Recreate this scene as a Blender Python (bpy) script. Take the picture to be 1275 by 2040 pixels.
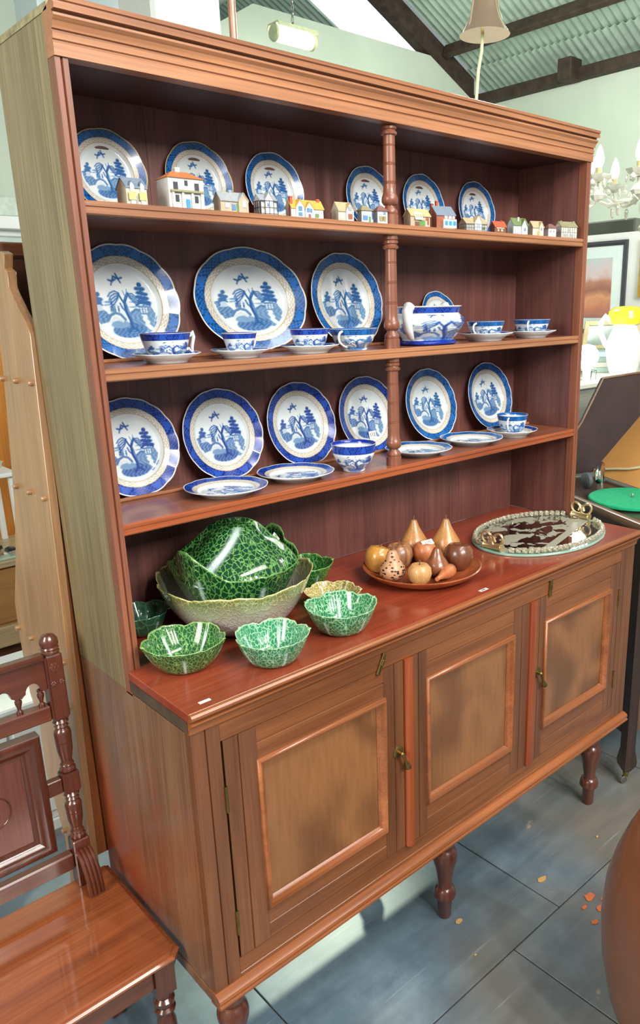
import bpy, bmesh, math, random
import numpy as np
from mathutils import Vector, Matrix, Euler
random.seed(7)
for _o in list(bpy.data.objects):
    bpy.data.objects.remove(_o)
SC = bpy.context.scene
COL = SC.collection
PI = math.pi

# ------------------------------------------------------------------ camera
cam_d = bpy.data.cameras.new('camera')
cam = bpy.data.objects.new('camera', cam_d)
COL.objects.link(cam)
F_PX, PX, PY = 1517.02, 761.58, 1046.69
cam_d.sensor_fit = 'VERTICAL'
cam_d.sensor_height = 36.0
cam_d.lens = F_PX / 2040 * 36.0
cam_d.shift_x = -(PX - 637.5) / 2040
cam_d.shift_y = (PY - 1020) / 2040
cam_d.clip_start = 0.05
yaw, pit, rol = -0.75070987, 0.27932655, -0.02088134
cy_, sy_, cp_, sp_ = math.cos(yaw), math.sin(yaw), math.cos(pit), math.sin(pit)
fwd = Vector((-sy_ * cp_, cy_ * cp_, -sp_))
rgt = Vector((cy_, sy_, 0))
upv = rgt.cross(fwd)
r2 = rgt * math.cos(rol) + upv * math.sin(rol)
u2 = upv * math.cos(rol) - rgt * math.sin(rol)
mw = Matrix((r2, u2, -fwd)).transposed().to_4x4()
mw.translation = Vector((-0.634593, -1.257834, 1.868279))
cam.matrix_world = mw
SC.camera = cam

# ------------------------------------------------------------------ world, lamps, exposure
SC.view_settings.view_transform = 'Standard'
SC.view_settings.look = 'None'
SC.view_settings.gamma = 1
SC.view_settings.use_curve_mapping = False
SC.view_settings.exposure = 0.0
wd = bpy.data.worlds.new('shop_daylight')
SC.world = wd
wd.use_nodes = True
wd.node_tree.nodes['Background'].inputs[0].default_value = (0.80, 0.92, 0.94, 1)
wd.node_tree.nodes['Background'].inputs[1].default_value = 0.36

def area_lamp(name, loc, target, sx, sy, power, col):
    d = bpy.data.lights.new(name, 'AREA')
    d.shape = 'RECTANGLE'; d.size = sx; d.size_y = sy
    d.energy = power; d.color = col
    o = bpy.data.objects.new(name, d)
    o.location = loc
    o.rotation_euler = (Vector(target) - Vector(loc)).to_track_quat('-Z', 'Y').to_euler()
    COL.objects.link(o)
    return o

for k in range(3):
    area_lamp('shop_strip_light', (-0.6 + 1.0 * k, -4.4, 4.0), (0.8, 0.4, 1.2), 0.16, 1.3, 112, (1.0, 0.97, 0.91))
area_lamp('fill_overhead', (1.2, -1.9, 4.2), (0.9, 0.2, 1.0), 3.4, 0.5, 95, (1.0, 0.97, 0.91))  # added overhead fill in front of the dresser, source unseen
def point_lamp(name, loc, power, col, r=0.25):
    d = bpy.data.lights.new(name, 'POINT'); d.energy = power; d.color = col; d.shadow_soft_size = r
    o = bpy.data.objects.new(name, d); o.location = loc; COL.objects.link(o); return o
point_lamp('fill_right', (5.2, 0.4, 3.0), 135, (1.0, 1.0, 0.95))  # added fill out of view, lifts the right wall and roof
point_lamp('fill_back', (4.2, 2.6, 3.7), 120, (1.0, 1.0, 0.95))  # unseen lamp put in to brighten the end wall
area_lamp('fill_left', (-3.2, -0.6, 2.8), (0.0, 0.4, 1.2), 1.2, 1.6, 120, (1.0, 0.97, 0.90))  # added light from the left to brighten the dresser side, no window modelled

# ------------------------------------------------------------------ helpers
def lin(c):
    return tuple(((v / 255) / 12.92) if v / 255 <= 0.04045 else (((v / 255) + 0.055) / 1.055) ** 2.4 for v in c)
def lin4(c): return lin(c) + (1,)

class NT:
    def __init__(s, name):
        s.m = bpy.data.materials.new(name); s.m.use_nodes = True
        s.t = s.m.node_tree; s.b = s.t.nodes['Principled BSDF']
    def n(s, typ, **kw):
        x = s.t.nodes.new(typ)
        for k, v in kw.items():
            if k.startswith('i_'):
                key = k[2:]
                x.inputs[int(key) if key.isdigit() else key].default_value = v
            else: setattr(x, k, v)
        return x
    def l(s, a, b): s.t.links.new(a, b)
    def ramp(s, src, stops):
        r = s.n('ShaderNodeValToRGB')
        el = r.color_ramp.elements
        while len(el) < len(stops): el.new(0.5)
        for e, (p, c) in zip(el, stops): e.position = p; e.color = c if len(c) == 4 else tuple(c) + (1,)
        s.l(src, r.inputs[0]); return r
    def coord(s, scale=(1, 1, 1), kind='Object', rot=(0, 0, 0)):
        tc = s.n('ShaderNodeTexCoord'); mp = s.n('ShaderNodeMapping')
        mp.inputs['Scale'].default_value = scale; mp.inputs['Rotation'].default_value = rot
        s.l(tc.outputs[kind], mp.inputs[0]); return mp.outputs[0]
    def bump(s, src, st, dist=0.002):
        b = s.n('ShaderNodeBump'); b.inputs['Strength'].default_value = st; b.inputs['Distance'].default_value = dist
        s.l(src, b.inputs['Height']); s.l(b.outputs[0], s.b.inputs['Normal'])
    def mix(s, fac, a, b, mode='MIX'):
        m = s.n('ShaderNodeMix', data_type='RGBA', blend_type=mode)
        if isinstance(fac, float): m.inputs[0].default_value = fac
        else: s.l(fac, m.inputs[0])
        for i, v in ((6, a), (7, b)):
            if isinstance(v, tuple): m.inputs[i].default_value = v if len(v) == 4 else v + (1,)
            else: s.l(v, m.inputs[i])
        return m.outputs[2]

MC = {}
def plain(name, col, rough=0.5, metal=0.0, var=0.12, scale=30, bump=0.0, coat=0.0, trans=0.0, emit=0.0, ior=1.45):
    if name in MC: return MC[name]
    t = NT(name); c = lin(col)
    nz = t.n('ShaderNodeTexNoise', i_Scale=scale, i_Detail=4.0); t.l(t.coord(), nz.inputs['Vector'])
    r = t.ramp(nz.outputs[0], [(0.3, tuple(v * (1 - var) for v in c)), (0.7, tuple(min(1, v * (1 + var)) for v in c))])
    t.l(r.outputs[0], t.b.inputs['Base Color'])
    t.b.inputs['Roughness'].default_value = rough; t.b.inputs['Metallic'].default_value = metal
    t.b.inputs['Coat Weight'].default_value = coat; t.b.inputs['Coat Roughness'].default_value = 0.06
    t.b.inputs['Transmission Weight'].default_value = trans; t.b.inputs['IOR'].default_value = ior
    if emit:
        t.b.inputs['Emission Color'].default_value = c + (1,); t.b.inputs['Emission Strength'].default_value = emit
    if bump: t.bump(nz.outputs[0], bump)
    MC[name] = t.m; return t.m

def wood(name, c1, c2, rough=0.35, axis='X', scale=1.0, bump=0.15, coat=0.25, patch=None, coat_rough=0.12):
    """long-grained timber: stretched noise for figure, finer streaks on top"""
    if name in MC: return MC[name]
    t = NT(name)
    k = {'X': (1.2, 14, 14), 'Y': (14, 1.2, 14), 'Z': (14, 14, 1.2)}[axis]
    k2 = {'X': (4, 160, 160), 'Y': (160, 4, 160), 'Z': (160, 160, 4)}[axis]
    n1 = t.n('ShaderNodeTexNoise', i_Scale=scale, i_Detail=5.0, i_Distortion=0.6); t.l(t.coord(k), n1.inputs['Vector'])
    n2 = t.n('ShaderNodeTexNoise', i_Scale=scale, i_Detail=3.0); t.l(t.coord(k2), n2.inputs['Vector'])
    r = t.ramp(n1.outputs[0], [(0.28, lin(c2)), (0.72, lin(c1))])
    r2 = t.ramp(n2.outputs[0], [(0.3, (0.72,) * 3), (0.65, (1.08,) * 3)])
    col = t.mix(0.8, r.outputs[0], r2.outputs[0], 'MULTIPLY')
    if patch:
        n3 = t.n('ShaderNodeTexNoise', i_Scale=patch[1], i_Detail=3.0); t.l(t.coord((1, 1, 0.55)), n3.inputs['Vector'])
        rp = t.ramp(n3.outputs[0], [(patch[2], (0, 0, 0)), (patch[3], (1, 1, 1))])
        col = t.mix(rp.outputs[0], col, lin(patch[0]))
        col = t.mix(0.5, col, r2.outputs[0], 'MULTIPLY')
    t.l(col, t.b.inputs['Base Color'])
    t.b.inputs['Roughness'].default_value = rough
    t.b.inputs['Coat Weight'].default_value = coat; t.b.inputs['Coat Roughness'].default_value = coat_rough
    t.bump(n2.outputs[0], bump, 0.001)
    MC[name] = t.m; return t.m

class G:
    """collects geometry; build() links it as one mesh object"""
    def __init__(s): s.V = []; s.F = []; s.C = None
    def add(s, V, F):
        b = len(s.V); s.V += [tuple(v) for v in V]; s.F += [tuple(b + i for i in f) for f in F]; return s
    def box(s, x0, x1, y0, y1, z0, z1):
        V = [(x, y, z) for z in (z0, z1) for y in (y0, y1) for x in (x0, x1)]
        return s.add(V, [(0, 2, 3, 1), (4, 5, 7, 6), (0, 1, 5, 4), (2, 6, 7, 3), (0, 4, 6, 2), (1, 3, 7, 5)])
    def lathe(s, prof, n=32, c=(0, 0, 0), axis='Z', fn=None):
        V = []; F = []; m = len(prof)
        for r, z in prof:
            for i in range(n):
                a = 2 * PI * i / n; rr = max(r, 1e-5)
                if fn: rr *= fn(a, z)
                p = (rr * math.cos(a), rr * math.sin(a), z)
                if axis == 'X': p = (p[2], p[0], p[1])
                elif axis == 'Y': p = (p[0], p[2], p[1])
                V.append((p[0] + c[0], p[1] + c[1], p[2] + c[2]))
        for j in range(m - 1):
            for i in range(n):
                k = (i + 1) % n
                F.append((j * n + i, j * n + k, (j + 1) * n + k, (j + 1) * n + i))
        if prof[0][0] > 1e-4: F.append(tuple(range(n))[::-1])
        if prof[-1][0] > 1e-4: F.append(tuple((m - 1) * n + i for i in range(n)))
        return s.add(V, F)
    def tube(s, pts, r, n=10, closed=False):
        pts = [Vector(p) for p in pts]; m = len(pts); V = []; F = []
        rr = r if isinstance(r, (list, tuple)) else [r] * m
        up = None
        for j, p in enumerate(pts):
            a = pts[(j - 1) % m] if (closed or j > 0) else p
            b = pts[(j + 1) % m] if (closed or j < m - 1) else p
            d = (b - a).normalized()
            if up is None: up = d.orthogonal().normalized()
            up = (up - d * up.dot(d)).normalized(); w = d.cross(up)
            for i in range(n):
                t = 2 * PI * i / n
                V.append(p + (up * math.cos(t) + w * math.sin(t)) * rr[j])
        for j in range(m if closed else m - 1):
            q = (j + 1) % m
            for i in range(n):
                k = (i + 1) % n; F.append((j * n + i, j * n + k, q * n + k, q * n + i))
        if not closed: F += [tuple(range(n))[::-1], tuple((m - 1) * n + i for i in range(n))]
        return s.add(V, F)
    def prism(s, poly, a, b, axis='Y'):
        """poly of 2-D points extruded from a to b along axis"""
        def P(u, v, w): return {'Y': (u, w, v), 'X': (w, u, v), 'Z': (u, v, w)}[axis]
        n = len(poly); V = [P(u, v, a) for u, v in poly] + [P(u, v, b) for u, v in poly]
        F = [tuple(range(n)), tuple(range(2 * n - 1, n - 1, -1))] + [(i, n + i, n + (i + 1) % n, (i + 1) % n) for i in range(n)]
        return s.add(V, F)
    def frame(s, x0, x1, z0, z1, y, prof):
        """mitred moulding round a rectangle in the x-z plane; prof = (inset, depth towards -y)"""
        V = []; F = []
        for q, d in prof:
            V += [(x0 + q, y - d, z0 + q), (x1 - q, y - d, z0 + q), (x1 - q, y - d, z1 - q), (x0 + q, y - d, z1 - q)]
        for j in range(len(prof) - 1):
            for i in range(4):
                k = (i + 1) % 4; F.append((4 * j + i, 4 * j + k, 4 * j + 4 + k, 4 * j + 4 + i))
        return s.add(V, F)
    def xf(s, M):
        s.V = [tuple(M @ Vector(v)) for v in s.V]; return s
    def build(s, name, mat, parent=None, bevel=0.0, smooth=35, seg=1):
        me = bpy.data.meshes.new(name)
        me.from_pydata(s.V, [], s.F)
        bm = bmesh.new(); bm.from_mesh(me)
        bmesh.ops.recalc_face_normals(bm, faces=bm.faces)
        if bevel:
            ed = [e for e in bm.edges if len(e.link_faces) == 2 and e.calc_face_angle(0) > 0.6]
            bmesh.ops.bevel(bm, geom=ed, offset=bevel, segments=seg, affect='EDGES', clamp_overlap=True)
        bm.to_mesh(me); bm.free()
        if s.C is not None:
            at = me.color_attributes.new('Col', 'FLOAT_COLOR', 'POINT')
            at.data.foreach_set('color', np.asarray(s.C, dtype=np.float32).ravel())
        if smooth:
            me.shade_smooth(); me.set_sharp_from_angle(angle=math.radians(smooth))
        me.materials.append(mat)
        return link(name, me, parent)

def link(name, data, parent=None):
    o = bpy.data.objects.new(name, data); COL.objects.link(o)
    if parent is not None: o.parent = parent
    return o
def thing(name, label, cat, loc=(0, 0, 0), rz=0.0, group=None, rot=None):
    o = bpy.data.objects.new(name, None); COL.objects.link(o)
    o.empty_display_size = 0.05
    o.location = loc; o.rotation_euler = rot if rot else (0, 0, rz)
    o['label'] = label; o['category'] = cat
    if group: o['group'] = group
    return o
def tag(o, label, cat, group=None):
    o['label'] = label; o['category'] = cat
    if group: o['group'] = group
    return o
def struct(o):
    o['kind'] = 'structure'; return o
def copy_tree(o, parent=None):
    c = o.copy(); COL.objects.link(c)
    if parent is not None: c.parent = parent
    for ch in list(o.children): copy_tree(ch, c)
    return c
def text(name, body, size, mat, parent, loc, rot, extrude=0.0002):
    cu = bpy.data.curves.new(name, 'FONT'); cu.body = body; cu.size = size
    cu.align_x = 'CENTER'; cu.align_y = 'CENTER'; cu.extrude = extrude; cu.resolution_u = 3
    tmp = bpy.data.objects.new(name, cu); COL.objects.link(tmp)
    me = bpy.data.meshes.new_from_object(tmp.evaluated_get(bpy.context.evaluated_depsgraph_get()))
    bpy.data.objects.remove(tmp)
    me.materials.clear(); me.materials.append(mat)
    o = link(name, me, parent); o.location = loc; o.rotation_euler = rot
    return o

# ------------------------------------------------------------------ timber and other shared materials
W_FRONT = wood('mahogany_rail', (142, 86, 48), (102, 58, 32), 0.38, 'X')
W_FRONTV = wood('mahogany_stile', (126, 78, 46), (88, 52, 32), 0.38, 'Z')
W_MOULD = wood('mahogany_moulding', (162, 96, 54), (118, 66, 36), 0.3, 'X')
W_BEAD = wood('mahogany_astragal', (152, 76, 42), (122, 56, 28), 0.3, 'Z')
W_TOP = wood('worktop_red', (156, 68, 44), (124, 48, 32), 0.28, 'X', coat=0.5)
W_CORN = wood('cornice_timber', (178, 122, 84), (132, 84, 56), 0.42, 'X')
W_HST = wood('hutch_stile', (142, 86, 62), (108, 62, 44), 0.4, 'Z')
W_BACK = wood('back_boards', (120, 74, 66), (88, 52, 48), 0.5, 'Z', coat=0.1)
W_SHELF = wood('shelf_timber', (156, 94, 64), (120, 68, 46), 0.32, 'X')
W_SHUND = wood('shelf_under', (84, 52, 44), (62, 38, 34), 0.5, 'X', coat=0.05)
W_SIDE = wood('side_planks', (146, 128, 94), (112, 96, 66), 0.36, 'Z', coat=0.3, patch=((122, 62, 40), 1.6, 0.56, 0.74), coat_rough=0.3)
W_BSIDE = wood('base_side', (142, 104, 76), (108, 74, 54), 0.3, 'Z', coat=0.4, patch=((146, 64, 34), 2.2, 0.46, 0.66), coat_rough=0.25)
W_LEG = wood('turned_leg', (104, 54, 36), (70, 34, 24), 0.28, 'Z', coat=0.5)
BRASS = plain('aged_brass', (150, 128, 78), 0.38, 1.0, 0.2, 60)
STEEL = plain('steel', (150, 148, 140), 0.35, 1.0)
PAPER = plain('paper_label', (226, 228, 224), 0.7, 0, 0.03)
INK = plain('black_ink', (24, 24, 28), 0.7, 0, 0.02)

# ------------------------------------------------------------------ room
def green_wall():
    t = NT('pale_green_paint')
    n1 = t.n('ShaderNodeTexNoise', i_Scale=1.5, i_Detail=4.0); t.l(t.coord(), n1.inputs['Vector'])
    r = t.ramp(n1.outputs[0], [(0.3, lin((190, 202, 186))), (0.7, lin((202, 214, 198)))])
    t.l(r.outputs[0], t.b.inputs['Base Color']); t.b.inputs['Roughness'].default_value = 0.7
    t.bump(n1.outputs[0], 0.05); return t.m
M_WALL = green_wall()
M_WHITE = plain('white_paint', (226, 230, 228), 0.6, 0, 0.04, 3)
M_BEAM = plain('dark_oiled_beam', (62, 50, 40), 0.7, 0, 0.4, 12, 0.3)
M_IRON = plain('corrugated_iron', (176, 196, 180), 0.5, 0.25, 0.12, 6)

# floor tiles: 0.98 m sheets, each tile an object; a slab beneath
FL = link('floor', None); struct(FL)
def floor_mat():
    t = NT('blue_grey_floor_sheet')
    n1 = t.n('ShaderNodeTexNoise', i_Scale=3.0, i_Detail=8.0, i_Roughness=0.65); t.l(t.coord(), n1.inputs['Vector'])
    n2 = t.n('ShaderNodeTexNoise', i_Scale=2.2, i_Detail=6.0, i_Distortion=0.5); t.l(t.coord((1.2, 9, 1), rot=(0, 0, 0.55)), n2.inputs['Vector'])
    oi = t.n('ShaderNodeObjectInfo')
    r = t.ramp(n1.outputs[0], [(0.25, lin((64, 82, 98))), (0.5, lin((94, 116, 132))), (0.75, lin((130, 152, 166)))])
    r2 = t.ramp(n2.outputs[0], [(0.35, (0.8, 0.8, 0.82)), (0.55, (1, 1, 1)), (0.72, (1.2, 1.18, 1.14))])
    c = t.mix(0.7, r.outputs[0], r2.outputs[0], 'MULTIPLY')
    # worn brown-grey tint away from the dresser
    r3 = t.ramp(oi.outputs['Random'], [(0.0, (0.95, 0.98, 1.0)), (1.0, (1.0, 0.95, 0.9))])
    c = t.mix(1.0, c, r3.outputs[0], 'MULTIPLY')
    n4 = t.n('ShaderNodeTexNoise', i_Scale=0.9, i_Detail=3.0); t.l(t.coord(kind='Object'), n4.inputs['Vector'])
    r4 = t.ramp(n4.outputs[0], [(0.44, (0, 0, 0)), (0.62, (1, 1, 1))])
    c = t.mix(r4.outputs[0], c, t.mix(0.7, lin((112, 108, 100)), r2.outputs[0], 'MULTIPLY'))
    n5 = t.n('ShaderNodeTexNoise', i_Scale=1.0, i_Detail=4.0); t.l(t.coord((2, 60, 1), rot=(0, 0, 0.5)), n5.inputs['Vector'])
    r5 = t.ramp(n5.outputs[0], [(0.66, (0, 0, 0)), (0.74, (0.5, 0.5, 0.5))])
    c = t.mix(r5.outputs[0], c, lin((150, 160, 162)))
    # flecks of orange paint and pale chips
    v = t.n('ShaderNodeTexNoise', i_Scale=9.0, i_Detail=5.0); t.l(t.coord(), v.inputs['Vector'])
    rf = t.ramp(v.outputs[0], [(0.70, (0, 0, 0)), (0.74, (1, 1, 1))])
    c = t.mix(rf.outputs[0], c, lin((166, 150, 128)))
    t.l(c, t.b.inputs['Base Color']); t.b.inputs['Roughness'].default_value = 0.42
    t.b.inputs['Coat Weight'].default_value = 0.15; t.b.inputs['Coat Roughness'].default_value = 0.3
    t.bump(n1.outputs[0], 0.15, 0.002); return t.m
M_FLOOR = floor_mat()
slab = G().box(-4, 7.2, -4, 7, -0.05, -0.006).build('subfloor', plain('joint_dark', (58, 54, 48), 0.8), FL)
XS = [-2.6, -1.6, -0.62, 0.26, 1.14, 2.02, 2.9, 3.8, 4.8, 5.8, 6.9]
YS = [-3.2, -2.2, -1.2, -0.155, 0.85, 1.85, 2.85, 3.9, 4.99]
for j in range(len(YS) - 1):
    for i in range(len(XS) - 1):
        off = 0.24 if (j == 2) else 0.0   # the front course is laid on another bond
        g = 0.0022
        x0, x1 = XS[i] - off, XS[i + 1] - off
        dz = random.uniform(-0.0012, 0.0005)
        o = G().box(x0 + g, x1 - g, YS[j] + g, YS[j + 1] - g, -0.02, dz).build('floor_tile', M_FLOOR, FL, 0.0015)
def fleck(x, y, s, col, n, label, name='floor_chip'):
    pts = [(x + s * (0.55 + 0.45 * random.random()) * math.cos(a), y + s * 0.6 * (0.5 + 0.5 * random.random()) * math.sin(a)) for a in [2 * PI * i / 9 for i in range(9)]]
    return G().prism(pts, 0.0008, 0.003, 'Z').build(name, plain(n, col, 0.8), FL)
for x, y, s in ((1.245, -0.20, .030), (1.225, -0.25, .022), (1.19, -0.215, .016), (1.27, -0.235, .015), (1.165, -0.27, .018)):
    fleck(x, y, s, (196, 104, 62), 'orange_paint_patch', '', 'paint_patch')
for x, y, s in ((0.86, 0.03, .017), (1.20, -0.045, .022), (0.80, -0.09, .006), (1.52, -0.06, .008), (0.55, -0.20, .006), (1.42, -0.21, .012)):
    fleck(x, y, s, (190, 150, 92), 'dry_leaf_tan', '', 'leaf_scrap')

# walls
wb = G()
wb.prism([(-4, 0), (6.83, 0), (6.83, 4.10), (6.79, 4.28), (6.51, 4.42), (3.80, 4.42), (3.38, 4.17), (3.30, 4.17), (3.30, 5.4), (-4, 5.4)], 5.0, 5.15, 'Y')
struct(wb.build('wall_back', M_WALL, None))
struct(G().box(6.83, 6.95, -4, 7, 0, 4.05).build('wall_right', M_WALL))
struct(G().box(-4.15, -4.0, -4, 5.15, 0, 5.4).build('wall_left', plain('cream_wall', (228, 228, 206), 0.7, 0, 0.04, 2)))
struct(G().box(4.2, 4.26, 0.3, 3.3, 0, 2.308).build('wall_partition', M_WHITE))
struct(G().box(-4, 3.29, 4.93, 5.0, 2.55, 2.70).build('trim_picture_rail', plain('rail_paint', (206, 218, 206), 0.5), None, 0.015))
struct(G().box(1.75, 2.62, 4.6, 5.0, 0, 5.0).build('wall_pier', plain('cool_white_paint', (206, 220, 226), 0.6, 0, 0.03, 3)))
pil = G().box(1.72, 2.16, 3.0, 3.4, 0, 5.2).build('wall_pillar', plain('pillar_paint', (222, 226, 222), 0.6, 0, 0.03, 3), None, 0.02)
struct(pil)

# roof: corrugated sheets on two slopes, open above the end wall
def corr(name, x0, z0, x1, z1, y0, y1, pitch=0.082, amp=0.014):
    V = []; F = []
    ny = int((y1 - y0) / pitch * 6)
    nrm = Vector((-(z1 - z0), 0, x1 - x0)).normalized()
    for j in range(ny + 1):
        y = y0 + (y1 - y0) * j / ny
        d = amp * math.sin(2 * PI * (y - y0) / pitch)
        for sgn in (0.0, 0.006):
            for (x, z) in ((x0, z0), (x1, z1)):
                V.append((x + nrm.x * (d + sgn), y, z + nrm.z * (d + sgn)))
    for j in range(ny):
        a = 4 * j; b = a + 4
        F += [(a, a + 1, b + 1, b), (a + 2, b + 2, b + 3, a + 3), (a, b, b + 2, a + 2), (a + 1, a + 3, b + 3, b + 1)]
    g = G(); g.add(V, F)
    return g
RZ = lambda x: 4.30 + 0.47 * (6.83 - x)
CEIL = link('ceiling', None); struct(CEIL)
y = -1.4
while y < 4.99:
    y1 = min(y + 0.82, 5.0)
    corr('s', 6.72, RZ(6.72) + 0.03, 4.9, RZ(4.9) + 0.03, y, y1).build('roof_sheet', M_IRON, CEIL)
    corr('s', 7.0, RZ(7.0) - .02, 6.62, RZ(6.62) - .02, y, y1).build('roof_sheet', M_IRON, CEIL)
    y = y1
y = 5.18
corr('s', 6.95, RZ(6.95), 4.9, RZ(4.9), 6.03, 9.0).build('roof_sheet', M_IRON, CEIL)
y = 2.0
while y < 7.9:
    corr('s', 4.9, 5.22, 2.9, 5.22 - 0.55 * 2.0, y, min(y + 0.82, 8.0)).build('roof_sheet', M_IRON, CEIL)
    y += 0.82
def beam(x, z, y0, y1, w, h, rotx=0):
    g = G().box(-w / 2, w / 2, y0, y1, -h, 0)
    a = math.atan(0.47)
    g.xf(Matrix.Translation((x, 0, z)) @ Matrix.Rotation(a, 4, 'Y'))
    return g.build('roof_purlin', M_BEAM, CEIL, 0.006)
for x in (6.28, 5.45):
    beam(x, RZ(x) - 0.02, -1.4, 4.98, 0.07, 0.12)
G().box(6.72, 6.84, -1.4, 4.99, 4.03, 4.14).build('eave_beam', M_BEAM, CEIL, 0.008)
G().box(6.60, 6.80, 3.62, 3.78, 4.02, 4.22).build('beam_bracket', M_BEAM, CEIL, 0.008)
# rafter standing on the end wall, then the skylight beyond it
def rafter(x0, x1, y0, y1, h, mat, name):
    g = G(); V = []
    for yy in (y0, y1):
        for (x, dz) in ((x0, 0), (x1, 0), (x1, -h), (x0, -h)):
            V.append((x, yy, RZ(x) - 0.03 + dz))
    g.add(V, [(0, 1, 2, 3), (7, 6, 5, 4), (0, 4, 5, 1), (1, 5, 6, 2), (2, 6, 7, 3), (3, 7, 4, 0)])
    return g.build(name, mat, CEIL)
rafter(6.75, 4.85, 4.99, 5.12, 0.22, M_BEAM, 'roof_rafter')
rafter(6.4, 4.85, 5.14, 5.20, 0.13, plain('pale_batten', (176, 150, 120), 0.6), 'roof_batten')
SKY = NT('bright_sky_glazing')
SKY.b.inputs['Base Color'].default_value = (0.9, 0.95, 1, 1)
SKY.b.inputs['Emission Color'].default_value = (0.86, 0.95, 1, 1)
SKY.b.inputs['Emission Strength'].default_value = 3.5
sk = G(); V = []
for (x, yy) in ((6.75, 5.21), (5.10, 5.21), (5.10, 6.02), (6.75, 6.02)): V.append((x, yy, RZ(x) - 0.01))
V += [(a, b, c + 0.01) for a, b, c in V]
sk.add(V, [(0, 1, 2, 3), (7, 6, 5, 4), (0, 4, 5, 1), (1, 5, 6, 2), (2, 6, 7, 3), (3, 7, 4, 0)])
struct(sk.build('window_skylight', SKY.m))

# ------------------------------------------------------------------ the dresser
ZW, ZB, W, D, YH = 1.103, 0.361, 1.75, 0.54, 0.2534
Z1, Z2, Z3, HT = 2.0742, 1.7587, 1.4339, 2.311
DR = thing('kitchen_dresser', 'tall mahogany and pine dresser with three open shelves above three panelled cupboard doors', 'dresser')
def groove_strip(x0, x1, y0, y1, xs, w=0.004, d=0.004):
    """plan of a stile whose front (y0) carries V-grooves at xs"""
    p = [(x0, y1), (x0, y0)]
    for x in xs: p += [(x - w / 2, y0), (x, y0 + d), (x + w / 2, y0)]
    return p + [(x1, y0), (x1, y1)]
# carcass
G().box(0, 0.02, 0.022, D, 0.392, 1.045).build('base_side', W_BSIDE, DR, 0.001)
G().box(-0.002, 0.02, 0.022, D, ZB, 0.390).build('side_plinth', W_BSIDE, DR, 0.002)
G().box(W - 0.02, W, 0.022, D, ZB, 1.045).build('base_side', W_BSIDE, DR, 0.001)
G().box(0.02, W - 0.02, 0.03, D, ZB + 0.005, ZB + 0.025).build('base_floor', W_SHUND, DR)
G().box(0.02, W - 0.02, D - 0.012, D, ZB, 1.08).build('base_back', W_SHUND, DR)
G().prism(groove_strip(0.0, 0.066, 0, 0.022, (0.033,)), 0.385, 1.052, 'Z').build('stile', W_FRONTV, DR)
G().prism(groove_strip(1.662, W, 0, 0.022, (1.690, 1.722)), 0.385, 1.052, 'Z').build('stile', W_FRONTV, DR)
# rails (x axis): grooved faces
def rail(x0, x1, z0, z1, zs, name='rail', mat=W_FRONT, y0=0.0, parent=DR):
    yb = 0.022 if parent is DR else 0.016
    p = [(yb, z0), (y0, z0)]
    for z in zs: p += [(y0, z - 0.0025), (y0 + 0.004, z), (y0, z + 0.0025)]
    p += [(y0, z1), (yb, z1)]
    return G().prism(p, x0, x1, 'X').build(name, mat, parent)
rail(0.0665, 1.6615, 1.0085, 1.052, (1.047,), 'top_rail')
rail(0.0665, 1.6615, 0.385, 0.4465, (0.407,), 'bottom_rail')
G().prism([(0.02, ZB), (-0.016, ZB), (-0.021, ZB + 0.004), (-0.021, ZB + 0.010), (-0.015, ZB + 0.0125), (-0.015, ZB + 0.015), (-0.020, ZB + 0.019), (-0.018, ZB + 0.026), (-0.008, ZB + 0.032), (0.0, ZB + 0.034), (0.02, ZB + 0.034)], -0.003, W + 0.003, 'X').build('base_moulding', W_MOULD, DR)
# worktop with its moulded edge
wt = G()
wt.prism([(-0.005, -0.012), (W + 0.005, -0.012), (W + 0.005, YH - 0.001), (W - 0.023, YH - 0.001), (W - 0.023, D - 0.012), (0.023, D - 0.012), (0.023, YH - 0.001), (-0.005, YH - 0.001)], 1.082, ZW, 'Z')
wt.build('worktop', W_TOP, DR, 0.0015)
G().prism([(-0.0115, ZW - 0.0005), (-0.020, ZW - 0.001), (-0.024, ZW - 0.005), (-0.024, ZW - 0.010), (-0.020, ZW - 0.015), (-0.0115, ZW - 0.017)], -0.005, W + 0.005, 'X').build('worktop_nosing', W_MOULD, DR)
G().prism([(0.02, 1.0815), (-0.017, 1.0815), (-0.017, 1.077), (-0.011, 1.072), (-0.006, 1.063), (-0.004, 1.0525), (0.02, 1.0525)], -0.003, W + 0.003, 'X').build('cove_moulding', W_MOULD, DR)
G().box(-0.0045, 0.0, 0.0, YH - 0.001, 1.055, 1.0815).build('end_fillet', plain('dark_edge', (74, 60, 48), 0.6, 0, 0.3, 20), DR)
BOL = [(0, 0.0), (0.001, 0.006), (0.006, 0.009), (0.011, 0.007), (0.014, 0.003), (0.017, 0.001), (0.020, -0.004), (0.0235, -0.009)]
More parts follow.
